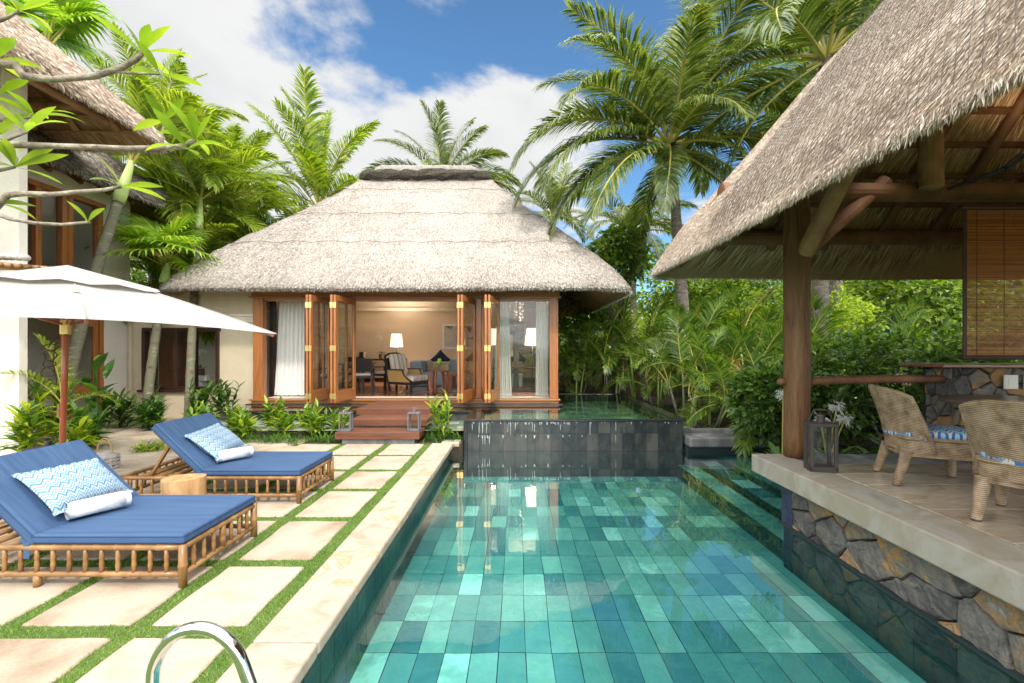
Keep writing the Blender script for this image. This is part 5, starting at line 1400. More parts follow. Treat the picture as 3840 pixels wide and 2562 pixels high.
# ---------------------------------------------------------------- palms
def frond_mesh(name, mats, L, e0, droop, nl=52, lf=.26, lw=.03, vee=.55, seed=0, stalk=.14, leafdroop=.6, twist=0.):
    """one pinnate frond from the origin towards +x; mats = [leaflets, midrib]"""
    r = np.random.default_rng(seed); n = 26
    s = np.linspace(0, 1, n); th = R(e0) - droop*s**1.5
    dx = np.cos(th)*L/(n-1); dz = np.sin(th)*L/(n-1)
    X = np.concatenate([[0], np.cumsum(dx[:-1])]); Z = np.concatenate([[0], np.cumsum(dz[:-1])])
    Yb = .05*L*np.sin(s*2.2+r.uniform(0,6))*s**1.5
    C = np.stack([X, Yb, Z], 1)
    V = []; F = []
    side = np.array([0,1.,0])
    us = np.linspace(stalk, .985, nl)
    for sg in (-1, 1):
        for k, u in enumerate(us):
            u2 = u + r.normal(0, .004); f = np.clip(u2, 0, .999)*(n-1); i = int(f); p = C[i]*(1-(f-i))+C[min(i+1,n-1)]*(f-i)
            t = nrm(C[min(i+1,n-1)]-C[max(i-1,0)]); up = np.cross(t, side); up = up if up[2] > 0 or abs(t[2]) > .7 else -up
            up = nrm(np.cross(t, side))*(-1) if np.cross(t, side)[2] < -1e-6 and t[2] < .99 else nrm(np.cross(t, side))
            w_ = (u2-stalk)/(1-stalk)
            ll = L*lf*(math.sin(PI*min(1,.12+.80*w_))**.7)*(1-.35*w_)*r.uniform(.88,1.1)
            ang = R(62-34*w_)+r.normal(0,.07)
            d = t*math.cos(ang) + (side*sg*math.cos(vee*(1-.4*w_)) + up*math.sin(vee*(1-.5*w_)))*math.sin(ang)
            d = nrm(d + r.normal(0,.035,3))
            pts = [p]; dd = d.copy(); m_ = 3
            for q in range(m_):
                dd = nrm(dd + np.array([0,0,-leafdroop*(.10+.22*q)*r.uniform(.6,1.4)]))
                pts.append(pts[-1]+dd*ll/m_)
            wv = nrm(np.cross(d, up if abs(np.dot(d,up)) < .95 else side))
            wv = nrm(wv*.8 + t*.6)
            ws = [lw*.5, lw, lw*.75]
            b = len(V)
            for q in range(3): V += [pts[q]-wv*ws[q]/2, pts[q]+wv*ws[q]/2]
            V.append(pts[3])
            F += [(b,b+1,b+3,b+2),(b+2,b+3,b+5,b+4),(b+4,b+5,b+6)]
    nleaf = len(F)
    mb = MB(); mb.add(np.array(V), F)
    mb.tube([tuple(c) for c in C], list(L*(.0085*(1-s)**.8+.0014)), 6)
    me = mb.mesh(name, mats)
    me.polygons.foreach_set('material_index', [0]*nleaf + [1]*(len(me.polygons)-nleaf))
    return me
def fset(name, leaf, L, es, droops, **kw):
    return [(e, frond_mesh(name, [leaf, m_rachis], L, e, d*random.uniform(.85,1.15), seed=i*7+len(name), **kw)) for i, (e, d) in enumerate(zip(es, droops))]
ES = [84, 74, 62, 50, 38, 24, 8, -12, -32]
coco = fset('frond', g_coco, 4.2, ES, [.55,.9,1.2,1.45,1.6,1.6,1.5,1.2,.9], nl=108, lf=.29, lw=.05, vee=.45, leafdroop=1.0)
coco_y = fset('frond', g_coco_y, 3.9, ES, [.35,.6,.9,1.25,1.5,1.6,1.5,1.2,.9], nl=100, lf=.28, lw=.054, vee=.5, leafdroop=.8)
feath = fset('frond', g_coco_y, 2.2, ES, [.6,.95,1.3,1.5,1.7,1.7,1.5,1.2,.9], nl=64, lf=.36, lw=.058, vee=.7, leafdroop=.8)
areca = fset('frond', g_areca, 1.75, ES, [.7,1.1,1.5,1.8,1.9,1.9,1.7,1.4,1.0], nl=42, lf=.33, lw=.036, vee=.5, stalk=.2, leafdroop=.5)
areca_y = fset('frond', g_areca_y, 1.7, ES, [.7,1.1,1.5,1.8,1.9,1.9,1.7,1.4,1.0], nl=34, lf=.28, lw=.034, vee=.5, stalk=.25, leafdroop=.7)
areca_l = fset('frond', g_coco_y, 1.75, ES, [.7,1.1,1.5,1.8,1.9,1.9,1.7,1.4,1.0], nl=36, lf=.30, lw=.036, vee=.6, stalk=.25, leafdroop=.55)
def fan_mesh(name, mat_, Rr, e0, seed):
    r = np.random.default_rng(seed); mb = MB(); st_ = .75*Rr; e = R(e0)
    base = np.array([math.cos(e)*st_, 0, math.sin(e)*st_]); t = np.array([math.cos(e-.5),0,math.sin(e-.5)]); up = np.array([-t[2],0,t[0]]); V = []; F = []
    for q in np.linspace(-2.3, 2.3, 34):
        d = t*math.cos(q)+np.array([0,1,0])*math.sin(q)+up*.15; d = nrm(d); ll = Rr*(.75+.25*math.cos(q*.6))*r.uniform(.9,1.05); w = nrm(np.cross(d,up))*.024*Rr/.7
        p0 = base; p1 = base+d*ll*.5; p2 = p1+nrm(d+np.array([0,0,-.25]))*ll*.3; p3 = p2+nrm(d+np.array([0,0,-.9]))*ll*.22; b = len(V)
        V += [p0-w*.3,p0+w*.3,p1-w,p1+w,p2-w*.6,p2+w*.6,p3]; F += [(b,b+1,b+3,b+2),(b+2,b+3,b+5,b+4),(b+4,b+5,b+6)]
    k = len(F); mb.add(np.array(V), F); mb.tube([(0,0,0), tuple(base)], [.014*Rr/.7,.008*Rr/.7], 6)
    me = mb.mesh(name, [mat_, m_rachis]); me.polygons.foreach_set('material_index', [0]*k+[1]*(len(me.polygons)-k)); return me
fans = [(e, fan_mesh('frond', g_fan, .85, e, i)) for i, e in enumerate((80,62,45,28,10,-10))]

def palm(name, label, base, top, r0, r1, fs, plan, sc=1, group=None, shaft=0, nuts=0, cat='palm tree', tm=None, bulge=1.3, seed=1):
    """plan = list of (elevation index, azimuth degrees, scale)"""
    rr = random.Random(seed); t = thing(name, label, cat, base, 0, group); d = Vector(top)-Vector(base); n = 22
    P_ = []; RD = []
    for i in range(n+1):
        f = i/n; sag = math.sin(PI*f)*.05*d.length*(1 if d.xy.length > .2 else .2)
        P_.append(Vector((d.x*f**1.3, d.y*f**1.3, d.z*f))); RD.append((r0*(bulge if i == 0 else 1)*(1-f)+r1*f)*(1+(.05 if i % 2 else -.02)))
    s = MB(); s.tube(P_, RD, 14); s.build('trunk', tm or m_trunk, t, smooth=True)
    c = P_[-1]
    if shaft:
        dn = (P_[-1]-P_[-3]).normalized(); s = MB(); s.tube([c-dn*.02, c+dn*shaft*.15, c+dn*shaft*.5, c+dn*shaft], [r1*1.25, r1*1.35, r1*1.1, r1*.6], 14); s.build('crownshaft', m_cshaft, t, smooth=True); c = c+dn*shaft*.96
    for ei, az, k in plan:
        me = fs[ei][1]; link('frond', me, t, tuple(c+Vector((0,0,rr.uniform(-.12,.06)*sc))), (R(rr.uniform(-14,14)), R(rr.uniform(-5,5)), R(az+rr.uniform(-5,5))), sc*k)
    for i in range(nuts):
        q = i*2*PI/nuts+.5; s = MB(); s.sphere((c.x+.28*math.cos(q), c.y+.28*math.sin(q), c.z-.22-.1*(i % 2)), .13, 12, 8, (.9,.9,1.15)); s.build('coconut', m_coconut, t, smooth=True)
    if nuts:
        V, F = kites(np.tile(np.array(c),(40,1))+RNG.normal(0,.1,(40,3)), np.stack([RNG.normal(0,1,40),RNG.normal(0,1,40),RNG.uniform(-1,.6,40)],1), RNG.normal(0,1,(40,3)), RNG.uniform(.2,.5,40), RNG.uniform(.05,.12,40)); link('dry_sheaths', fast_mesh('dry_sheaths', V, F, m_brown), t)
    return t
def auto(n, lo=0, hi=8, seed=0, az0=0, kmin=.85):
    rr = random.Random(seed); out = []
    for i in range(n):
        f = i/(n-1); ei = min(8, max(0, round(lo+(hi-lo)*f))); out.append((ei, az0+i*137.5+rr.uniform(-12,12), rr.uniform(kmin,1.08)))
    return out
# the big coconut palm: azimuth 180 = picture left, 270 = towards the camera, 0 = right, 90 = away
plan = [(0,60,1.0),(0,250,1.05),(0,150,1.0),(1,20,1.0),(1,200,1.05),(1,290,.9),(2,165,1.0),(2,330,1.0),(2,95,1),(3,215,.95),(3,15,1.0),(3,262,.9),(4,178,1.0),(4,310,.85),(4,60,1),(5,196,1.12),(5,350,1.0),(5,130,1),(5,282,.82),(6,212,1.08),(6,325,.8),(6,30,1),(7,230,1.0),(7,180,.9),(7,300,.75),(8,345,.8),(8,250,.7),(8,110,.8),(6,190,1.1),(7,205,1.05),(6,340,.95),(5,225,1.05)]
palm('coconut_palm', 'tallest coconut palm with green nuts, rising between the two thatched roofs', (4.55,12.1,0), (4.02,12,6.95), .17, .115, coco, plan, 1.03, 'coconut palms', nuts=7, seed=3)
palm('coconut_palm', 'coconut palm at top right arching over the dining pavilion roof', (7.6,11.5,0), (7.2,10.6,8.4), .2, .15, coco, auto(24,0,8,5,40), 1.12, 'coconut palms', seed=5)
palm('coconut_palm', 'coconut palm behind the right pavilion, higher than its ridge', (10.5,15,0), (10.2,14.5,10.8), .2, .14, coco_y, auto(22,0,7,6,0), 1.1, 'coconut palms', seed=6)
palm('coconut_palm', 'small coconut palm standing low between the roofs below the tallest palm', (4.9,19,0), (4.75,19,6.5), .16, .12, coco, auto(20,1,8,7,20), .78, 'coconut palms', seed=7)
palm('coconut_palm', 'distant palm just above the right slope of the lounge roof', (1.9,24,0), (1.8,24,8.6), .16, .12, coco, auto(18,0,8,8,60), .72, 'coconut palms', seed=8)
palm('coconut_palm', 'coconut palm rising right behind the ridge cap of the lounge roof', (-3.2,21,0), (-3.5,21,9.0), .17, .12, coco, [(0,200,.95),(0,20,.95),(0,280,.9),(1,350,.85),(1,170,.85),(2,20,.9),(2,200,.9),(3,345,.9),(4,190,1),(4,10,1),(5,165,1),(5,350,1),(5,270,.8),(6,200,1),(6,0,1),(6,300,.8),(7,330,.8),(7,210,.8),(3,90,.9)], .98, 'coconut palms', seed=9)
palm('coconut_palm', 'upright sunlit coconut palm behind the left slope of the lounge roof', (-7.2,17,0), (-7.4,17,6.9), .18, .13, coco_y, [(0,180,1.08),(0,300,1.1),(0,60,1.05),(1,170,1.05),(1,10,1.0),(1,240,.9),(2,350,.95),(2,190,.9),(3,20,.9),(3,270,.8),(4,330,.8),(4,180,.8),(5,0,.8),(5,200,.8),(6,230,.7),(6,340,.7),(7,280,.6),(7,180,.7)], 1.05, 'coconut palms', seed=10)
palm('coconut_palm', 'dense tall palm at the far left behind the villa roof', (-12.5,16,0), (-12.9,16,9.3), .18, .14, coco_y, auto(26,0,8,11,10), .8, 'coconut palms', seed=11)
palm('coconut_palm', 'leafy palm between the villa roof and the upright sunlit palm', (-11.5,18,0), (-11.3,18,7.9), .18, .14, coco_y, auto(24,1,8,12,80), .8, 'coconut palms', seed=12)
palm('coconut_palm', 'shorter palm filling the gap left of the lounge roof', (-9.6,15,0), (-9.5,15,4.9), .15, .12, coco_y, auto(20,1,8,13,80), .7, 'coconut palms', seed=13)
palm('coconut_palm', 'low palm whose crown touches the left hip of the lounge roof', (-7.4,15.6,0), (-7.4,15.6,4.4), .14, .11, coco_y, auto(18,1,7,15,50), .62, 'coconut palms', seed=14)
palm('coconut_palm', 'feathery bright palm filling the sky beside the villa roof tip', (-8.9,12.6,0), (-8.8,12.6,5.6), .14, .10, feath, auto(22,0,8,31,30), 1.35, 'coconut palms', seed=31)
palm('coconut_palm', 'tall feathery palm towering behind the villa roof tip', (-11.4,14.2,0), (-11.3,14.2,7.0), .15, .11, feath, auto(20,1,8,32,70), 1.1, 'coconut palms', seed=32)
palm('coconut_palm', 'bushy low palm behind the garden wall left of the lounge roof', (-8.9,12.2,0), (-8.9,12.2,3.2), .13, .1, feath, auto(20,0,7,33,10), 1.1, 'coconut palms', seed=33)
palm('coconut_palm', 'pale green palm between the garden wall palms and the upright sunlit palm', (-9.3,14.5,0), (-9.3,14.5,6.2), .15, .11, coco_y, auto(22,0,8,34,50), .72, 'coconut palms', seed=34)
# slim palms with green crownshafts at the left
palm('manila_palm', 'slim palm with pale green crownshaft growing in front of the garden wall window', (-7.02,9.72,0), (-7.85,11.2,4.55), .085, .075, feath, auto(13,0,4,2,20), .95, 'slim palms by the villa', shaft=1.0, tm=m_trunk_g, seed=21)
palm('manila_palm', 'leaning slim palm with bright green crownshaft against the villa wing', (-8.42,8.35,0), (-8.15,9.3,4.62), .12, .085, feath, [(1,20,.95),(2,340,1),(2,10,1),(2,60,1),(1,300,.8),(1,120,.9),(0,200,1),(1,80,.9)], 1.0, 'slim palms by the villa', shaft=.95, tm=m_trunk_g, seed=22)
palm('manila_palm', 'slim palm with mottled trunk left of the garden wall window', (-8.0,9.8,0), (-7.95,10.25,3.1), .095, .075, fans, [(k % 6, k*67+20, random.uniform(.8,1.2)) for k in range(16)], 1.0, 'slim palms by the villa', shaft=.5, tm=m_trunk_g, seed=23)
palm('fan_palm', 'fan leaved palm whose upright leaves show over the villa front roof', (-13.0,12,0), (-12.4,12,9.6), .14, .12, fans, [(k % 5, k*71, random.uniform(1.0,1.4)) for k in range(16)], 1.3, None, seed=24)

# areca thicket on the right
def areca_clump(label, x, y, h, n, sc, fs=areca, seed=0, az=None, z0=.05, stems=4):
    rr = random.Random(seed); t = thing('areca_palm', label, 'palm', (x, y, z0), 0, 'areca palms in the thicket')
    for k in range(stems):
        q = rr.uniform(0,2*PI); bx, by = .16*math.cos(q), .16*math.sin(q); hh = h*rr.uniform(.35,.62); tx, ty = bx*2.4, by*2.4
        s = MB(); s.tube([(bx,by,0),((bx+tx)/2,(by+ty)/2,hh*.5),(tx,ty,hh)], [.035*sc,.028*sc,.02*sc], 8); s.build('stem', m_cshaft if k % 2 else m_trunk_g, t, smooth=True)
        m = n//stems
        for i in range(m):
            f = i/max(1,m-1); ei = min(7, int(rr.uniform(0,1.4)+f*5.2)); a = rr.uniform(0,360) if rr.random() < .35 else rr.uniform(180,360)
            link('frond', fs[ei][1], t, (tx,ty,hh*(1-.25*f)), (R(rr.uniform(-16,16)),0,R(a)), sc*rr.uniform(.75,1.1))
    return t
AR = [(3.85,9.15,1.15,12,.86),(4.65,9.1,1.3,12,.92),(5.5,9.0,1.2,12,.88),(6.5,9.3,1.4,12,.9),(3.8,10.3,1.7,14,.95),(4.7,10.2,1.9,16,.85),(5.8,10.1,1.9,16,.85),(6.9,10.4,2.0,16,.85),
      (3.6,11.6,2.2,16,.9),(4.8,11.5,2.5,18,1.0),(6.0,11.6,2.5,18,1.0),(7.4,11.6,2.6,18,1.0),(1.7,13.4,1.9,16,.85),(2.75,13.2,2.2,18,.95),(1.1,14.6,1.8,14,.9),(3.6,13.4,2.9,18,1.1),(5.2,13.4,3.1,20,1.15),(6.8,13.6,3.1,20,1.15),(8.6,13.2,2.9,18,1.1),(3.3,15.4,3.0,16,1.1),(9.6,11.2,2.2,16,1.0),(8.2,10.0,1.6,12,.8)]
D_ = ['at the front kerb','in the middle of the thicket','at the back of the thicket']
import itertools
fr_names = ['nearest the mirror pool corner','second from the mirror pool along the kerb','third along the kerb','last along the kerb beside the thick log post']
mid_n = ['beside the mirror pool edge','just behind the kerb palms','left of the thick log post','hidden partly by the thick log post','in the row along the far mirror pool edge','with arching fronds in the middle','with tall fronds left of the post','with tall fronds right of the post','against the fence right of the lounge house','close to the far corner of the mirror pool','in the shade of the lounge eave','tall one behind the mirror pool','tallest one in the centre','tall one near the coconut trunk','tall one to the right of the post','rearmost one beside the lounge roof corner','right of the log post behind the shrub','low one right of the post']
for i, (x, y, h, n, sc) in enumerate(AR):
    lab = 'low feathery areca palm ' + fr_names[i] if i < 4 else 'feathery areca palm ' + mid_n[i-4]
    areca_clump(lab, x, y, h, n, sc, seed=40+i)
areca_clump('areca palm with golden orange fronds left of the log post', 5.15, 9.7, 2.6, 4, .75, areca_y, seed=91, stems=2)
areca_clump('yellowing areca palm in the middle of the thicket', 3.95, 10.9, 2.6, 4, .7, areca_y, seed=97, stems=1)

# ---------------------------------------------------------------- leafy plants
def leaf_geo(L, W, droop, n=4, fold=.25, p=.8):
    """a blade along +x, 3 points per station"""
    V = []; x = z = 0; th = 0
    for i in range(n+1):
        f = i/n; w = W*math.sin(PI*min(1, .04+.96*f)**p)/2 if i < n else 0
        V += [(x, -w, z+w*fold), (x, 0, z), (x, w, z+w*fold)]; th = -droop*(f+.5/n)*1.2; x += L/n*math.cos(th); z += L/n*math.sin(th)
    F = []
    for i in range(n): b = i*3; F += [(b,b+1,b+4,b+3),(b+1,b+2,b+5,b+4)]
    return np.array(V), F
def put(mb, geo, p, yaw, pitch, roll=0, sc=1):
    M_ = Matrix.Rotation(yaw,3,'Z') @ Matrix.Rotation(-pitch,3,'Y') @ Matrix.Rotation(roll,3,'X')
    mb.add(geo[0]*sc @ np.array(M_).T + np.array(p), geo[1])
def ginger(mb, stems, h, L, W, r, spread=.35, nl=11):
    gs = [leaf_geo(L, W, d, 4) for d in (.4,.8,1.2)]
    for k in range(stems):
        az = r.uniform(0,2*PI); lean = r.uniform(.05, spread); hh = h*r.uniform(.65,1.08); b = Vector((r.uniform(-.1,.1), r.uniform(-.08,.08), 0)); a2 = r.uniform(0,PI)
        tip = b+Vector((math.cos(az)*lean*hh, math.sin(az)*lean*hh, hh)); mb.tube([b, b.lerp(tip,.5)+Vector((0,0,.02)), tip], [.007,.006,.003], 5)
        for i in range(nl):
            f = .2+.8*i/(nl-1); p = b.lerp(tip, f); yaw = a2 + (PI if i % 2 else 0) + r.uniform(-.5,.5)
            put(mb, r.choice(gs), p, yaw, .35+.8*f+r.uniform(-.2,.2), r.uniform(-.4,.4), r.uniform(.75,1.1)*(1 if f < .9 else .8))
def gplant(name, label, x, y, z, stems, h, L, W, m, seed, group=None, cat='plant'):
    t = thing(name, label, cat, (x,y,z), 0, group); s = MB(); ginger(s, stems, h, L, W, random.Random(seed)); s.build('foliage', m, t); return t
gx = [(-5.62,8.25,.62),(-5.2,8.4,.6),(-4.85,8.15,.45),(-4.55,8.45,.72),(-4.2,8.2,.5),(-3.9,8.5,.62),(-3.62,8.2,.5),(-3.3,8.35,.5),(-6.05,8.55,.55)]
gl = ['behind the far lounger headrest','left of centre behind the far lounger','low one behind the rolled towel','tall one in the middle of the bed','low one right of the tall one','behind the far lounger foot','low one near the timber steps','closest to the timber steps','at the left end of the bed']
for i, (x, y, h) in enumerate(gx): gplant('ginger_plant', 'yellow green leafy plant in the bed '+gl[i], x, y, -.02, 9, h*.80, .27, .068, g_ginger, 60+i, 'yellow green plants in the bed')
gplant('ginger_plant', 'yellow green leafy plant standing alone right of the timber steps', -1.32, 8.15, -.02, 8, .72, .27, .062, g_ginger, 75, 'yellow green plants in the bed')
for i, (x, y, h, lab) in enumerate(((-8.05,9.3,.6,'dark glossy plant left of the mottled palm trunk'),(-7.55,9.2,.62,'dark glossy plant between the two palm trunks'),(-8.45,9.25,.7,'dark glossy plant beside the villa door'),(-6.75,9.75,.75,'dark glossy plant under the garden wall window'),(-6.35,9.85,.85,'tall dark glossy plant beside the lounge corner post'),(-7.2,9.0,.5,'low dark plant in front of the right palm trunk'))):
    gplant('dark_ginger', lab, x, y, -.02, 9, h, .34, .075, g_ginger_d, 80+i, 'dark plants along the garden wall')
for i, (x, y, h, m, lab) in enumerate(((-7.55,7.35,1.15,g_ginger,'bright green broad plant at the corner of the white wall'),(-7.25,6.75,.7,g_ginger,'low bright plant in front of the white wall behind the lantern'),(-6.95,7.35,.62,g_ginger_d,'dark leafy plant at the foot of the leaning palm'),(-6.75,6.95,.45,g_ginger,'small leafy plant beside the umbrella pole'))):
    gplant('garden_plant', lab, x, y, -.02, 10, h, .36, .085, m, 100+i, 'plants by the white wall')
areca_clump('sunlit feathery palm rising beside the white wall corner', -7.62, 7.6, 1.5, 8, .62, areca_l, seed=120, z0=-.02, stems=2)['group'] = 'plants by the white wall'
t = thing('heliconia', 'single broad leaved plant with upright leaves behind the umbrella pole', 'plant', (-7.5,8.1,0)); s = MB(); r_ = random.Random(5)
for k in range(9): put(s, leaf_geo(.55,.17,.5,6), (r_.uniform(-.1,.1),r_.uniform(-.1,.1),.35+.12*k), r_.uniform(0,6.3), r_.uniform(.7,1.2), 0, r_.uniform(.7,1))
s.tube([(0,0,0),(0,0,1.3)], .025, 8); s.build('foliage', g_ginger_d, t)
# strappy border grass
def tuft(mb, x, y, r, n, L, W):
    g_ = [leaf_geo(L, W, d, 4, .1) for d in (1.0,1.6,2.2)]
    for k in range(n): put(mb, r.choice(g_), (x+r.uniform(-.05,.05), y+r.uniform(-.05,.05), 0), r.uniform(0,2*PI), r.uniform(.7,1.45), 0, r.uniform(.6,1.1))
s = MB(); r_ = random.Random(9)
for i in range(120):
    x = r_.uniform(-6.1,-3.15); tuft(s, x, 7.82+abs(r_.gauss(0,.12)), r_, 9, .26, .012)
for i in range(22): tuft(s, r_.uniform(-1.62,-1.0), r_.uniform(7.95,8.2), r_, 9, .34, .012)
o = s.build('border_grass', g_ginger_d); tag(o, 'strappy dark green border grass along the front of the planting bed', 'ground cover', kind='stuff')
s = MB()
for i in range(40): tuft(s, r_.uniform(-6.0,-4.6), r_.uniform(7.1,7.5), r_, 10, .3, .02)
tag(s.build('spider_grass', g_ginger), 'low tufted bright plants edging the paving behind the far lounger', 'ground cover', kind='stuff')
# crinum lilies with spidery white flowers
for i, (x, y, lab, fl) in enumerate(((3.35,5.75,'crinum lily with white spider flowers behind the bronze lantern',[(-.02,-.05,1.02),(.08,-.0,.98)]),(3.95,5.8,'crinum lily with drooping white spider flowers left of the side view wicker chair',[(.05,-.1,.86),(.12,-.15,.72),(-.15,-.1,.70)]),(4.55,5.9,'crinum lily behind the side view wicker chair',[]),(5.1,6.0,'crinum lily under the handrail beside the bar wall',[(.0,0,1.2)]))):
    t = thing('crinum_lily', lab, 'plant', (x,y,.02), 0, 'crinum lilies'); s = MB(); r_ = random.Random(130+i)
    for k in range(26): put(s, leaf_geo(.62,.085,r_.uniform(.7,1.7),6,.3), (r_.uniform(-.08,.08),r_.uniform(-.08,.08),.05), r_.uniform(0,2*PI), r_.uniform(.6,1.35), 0, r_.uniform(.7,1.1))
    s.build('foliage', g_lily, t)
    for fx, fy, fz in fl:
        q = MB(); q.tube([(0,0,.1),(fx*.5,fy*.5,fz*.6),(fx,fy,fz)], [.012,.01,.008], 6); q.build('stalk', m_rachis, t)
        n_ = 60; dd = RNG.normal(0,1,(n_,3)); dd[:,2] = dd[:,2]*.6+.1; pp_ = np.array([fx,fy,fz])+RNG.normal(0,.02,(n_,3)); dd = nrm(dd)
        V1, F1 = kites(pp_, dd, RNG.normal(0,1,(n_,3)), RNG.uniform(.05,.10,n_), np.full(n_,.013)); e_ = pp_+dd*.048
        V2, F2 = kites(e_, dd+np.array([0,0,-1.0]), RNG.normal(0,1,(n_,3)), RNG.uniform(.03,.07,n_), np.full(n_,.012)); V, F = joinVF((V1,F1),(V2,F2)); link('flower', fast_mesh('flower', V, F, m_petal), t)
s = MB(); s.box(2.95,9,5.1,8.0,-.3,-.12); 
sb = MB(); sb.box(4.35,12,5.08,8.5,-.3,.03); sb.box(3.0,4.35,5.08,7.9,-.19,-.185) if False else None
structure(sb.build('lily_bed', m_soil))

# ---------------------------------------------------------------- shrubs and trees made of leaf clumps
def crown(c, rad, n_cl, per, L, W, seed, flat=.6, hollow=.55):
    r = np.random.default_rng(seed); P_, D2, N2 = [], [], []
    for k in range(n_cl):
        d = nrm(r.normal(0,1,3)); q = hollow+(1-hollow)*r.random()**.7; cc = np.array(c)+d*np.array(rad)*q
        m = int(per*r.uniform(.6,1.4)); cr_ = np.array(rad).mean()*.27*r.uniform(.7,1.3)
        o = r.normal(0,1,(m,3)); o = nrm(o)*r.random((m,1))**.5*cr_*np.array([1,1,.7]); P_.append(cc+o)
        D2.append(nrm(o+d*.5*cr_+r.normal(0,.25*cr_,(m,3)))+np.array([0,0,-.25])); N2.append(r.normal(0,.5,(m,3))+np.array([0,0,1.0])+d*.5)
    P_ = np.concatenate(P_); n = len(P_); return kites(P_, np.concatenate(D2), np.concatenate(N2), r.uniform(L*.6,L*1.2,n), r.uniform(W*.7,W*1.2,n), .3)
def tree(name, label, x, y, z, h, rad, n_cl, per, L, W, m, seed, group=None, tr=.12, cat='tree', limbs=5):
    t = thing(name, label, cat, (x,y,z), 0, group); r = random.Random(seed)
    s = MB(); s.tube([(0,0,-.05),(.05*h*.2,0,h*.35),(0,.02*h,h*.8)], [tr*1.3,tr,tr*.5], 10)
    for k in range(limbs):
        q = k*2*PI/limbs+r.uniform(-.4,.4); z0 = h*r.uniform(.3,.6); s.tube([(0,0,z0),(rad[0]*.35*math.cos(q),rad[1]*.35*math.sin(q),z0+.25*h),(rad[0]*.75*math.cos(q),rad[1]*.75*math.sin(q),h*r.uniform(.8,1.1))], [tr*.5,tr*.35,tr*.12], 6)
    s.build('trunk' if cat == 'tree' else 'stems', m_brown, t, smooth=True)
    V, F = crown((0,0,h), rad, n_cl, per, L, W, seed); V2, F2 = crown((0,0,h*.98), tuple(q*.62 for q in rad), n_cl//3, per, L, W, seed+1, hollow=.1); V, F = joinVF((V,F),(V2,F2))
    link('crown' if cat == 'tree' else 'foliage', fast_mesh('crown', V, F, m), t); return t
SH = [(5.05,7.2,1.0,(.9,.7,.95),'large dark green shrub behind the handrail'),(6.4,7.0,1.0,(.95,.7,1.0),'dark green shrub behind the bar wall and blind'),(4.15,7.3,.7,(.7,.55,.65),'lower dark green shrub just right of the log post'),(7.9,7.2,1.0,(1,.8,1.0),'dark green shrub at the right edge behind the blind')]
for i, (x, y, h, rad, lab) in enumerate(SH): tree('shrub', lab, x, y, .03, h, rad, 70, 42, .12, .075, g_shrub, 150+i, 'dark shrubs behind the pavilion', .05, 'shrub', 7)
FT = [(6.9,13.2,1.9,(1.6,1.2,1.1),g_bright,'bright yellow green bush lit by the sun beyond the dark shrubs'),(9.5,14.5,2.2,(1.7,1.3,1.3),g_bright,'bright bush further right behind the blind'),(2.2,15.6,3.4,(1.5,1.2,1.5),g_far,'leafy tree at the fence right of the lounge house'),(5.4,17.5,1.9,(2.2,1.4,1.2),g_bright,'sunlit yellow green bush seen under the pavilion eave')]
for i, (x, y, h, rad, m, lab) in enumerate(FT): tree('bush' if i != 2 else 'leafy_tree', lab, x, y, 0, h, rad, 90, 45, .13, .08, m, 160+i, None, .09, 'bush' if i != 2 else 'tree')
tree('leafy_tree', 'round leaved green tree just left of the right pavilion roof tip', 3.2, 14.2, 0, 4.6, (.85,.8,1.0), 60, 34, .17, .13, g_areca, 171, None, .07)
BT = [(-24,34,7,(5,4,5)),(4,36,5,(5,4,3.6)),(12,32,5.5,(5,4,3.8)),(20,30,5.0,(5,4,4)),(28,30,6,(5.5,4,4.5)),(11,22,3.6,(2.6,2,2.2)),(16,22,4.2,(3,2,2.6)),(-17,22,6,(3.5,3,4)),(14,16,3.2,(2.2,2,2.2)),(8.5,19.5,3.0,(2.0,1.6,2.0))]
BL = ['far left distant tree behind the villa','distant tree in the gap between the roofs','distant tree seen under the pavilion eave','distant tree right of the log post','distant tree at the far right','middle distance tree behind the bright bushes','middle distance tree behind the blind','tall tree behind the villa roofs','tree beside the bright bush on the right','light crowned tree under the pavilion eave']
for i, (x, y, h, rad) in enumerate(BT): tree('broadleaf_tree', BL[i], x, y, -.05, h, rad, 110, 40, .42 if y > 28 else .24, .26 if y > 28 else .15, g_far, 180+i, 'background trees', .2)
hd = MB(); V, F = [], []
r = np.random.default_rng(5); n = 26000
P_ = np.stack([r.uniform(-60,70,n), r.uniform(44,50,n), r.uniform(0,1,n)**.8*(5.5+1.5*np.sin(np.linspace(0,60,n)))], 1)
V, F = kites(P_, r.normal(0,1,(n,3)), r.normal(0,1,(n,3))+np.array([0,-.5,.6]), r.uniform(.5,1.1,n), r.uniform(.3,.6,n)); tag(link('far_wood', fast_mesh('far_wood', V, F, g_far)), 'far belt of trees closing the horizon behind everything', 'wood', kind='stuff')
fe = thing('bamboo_fence', 'brown bamboo fence behind the palms right of the lounge house', 'fence', (3, 15.0, 0))
s = MB(); x = -2.4
while x < 9.0: w = random.uniform(.04,.06); s.tube([(x,0,0),(x,0,1.42+random.uniform(-.03,.05))], w/2, 6); x += w+.004
s.build('poles', m_fence, fe); s = MB(); s.box(-2.4,9,-.06,-.03,.35,.42); s.box(-2.4,9,-.06,-.03,1.2,1.27); s.build('rails', m_fence, fe)
gc = MB(); r_ = random.Random(33)
for i in range(260): tuft(gc, r_.uniform(3.1,8.5), r_.uniform(8.55,12.5), r_, 7, .3, .03)
o = gc.build('ground_cover', g_shrub); o.location.z = .05; tag(o, 'dark leafy ground cover under the areca palms', 'ground cover', kind='stuff')

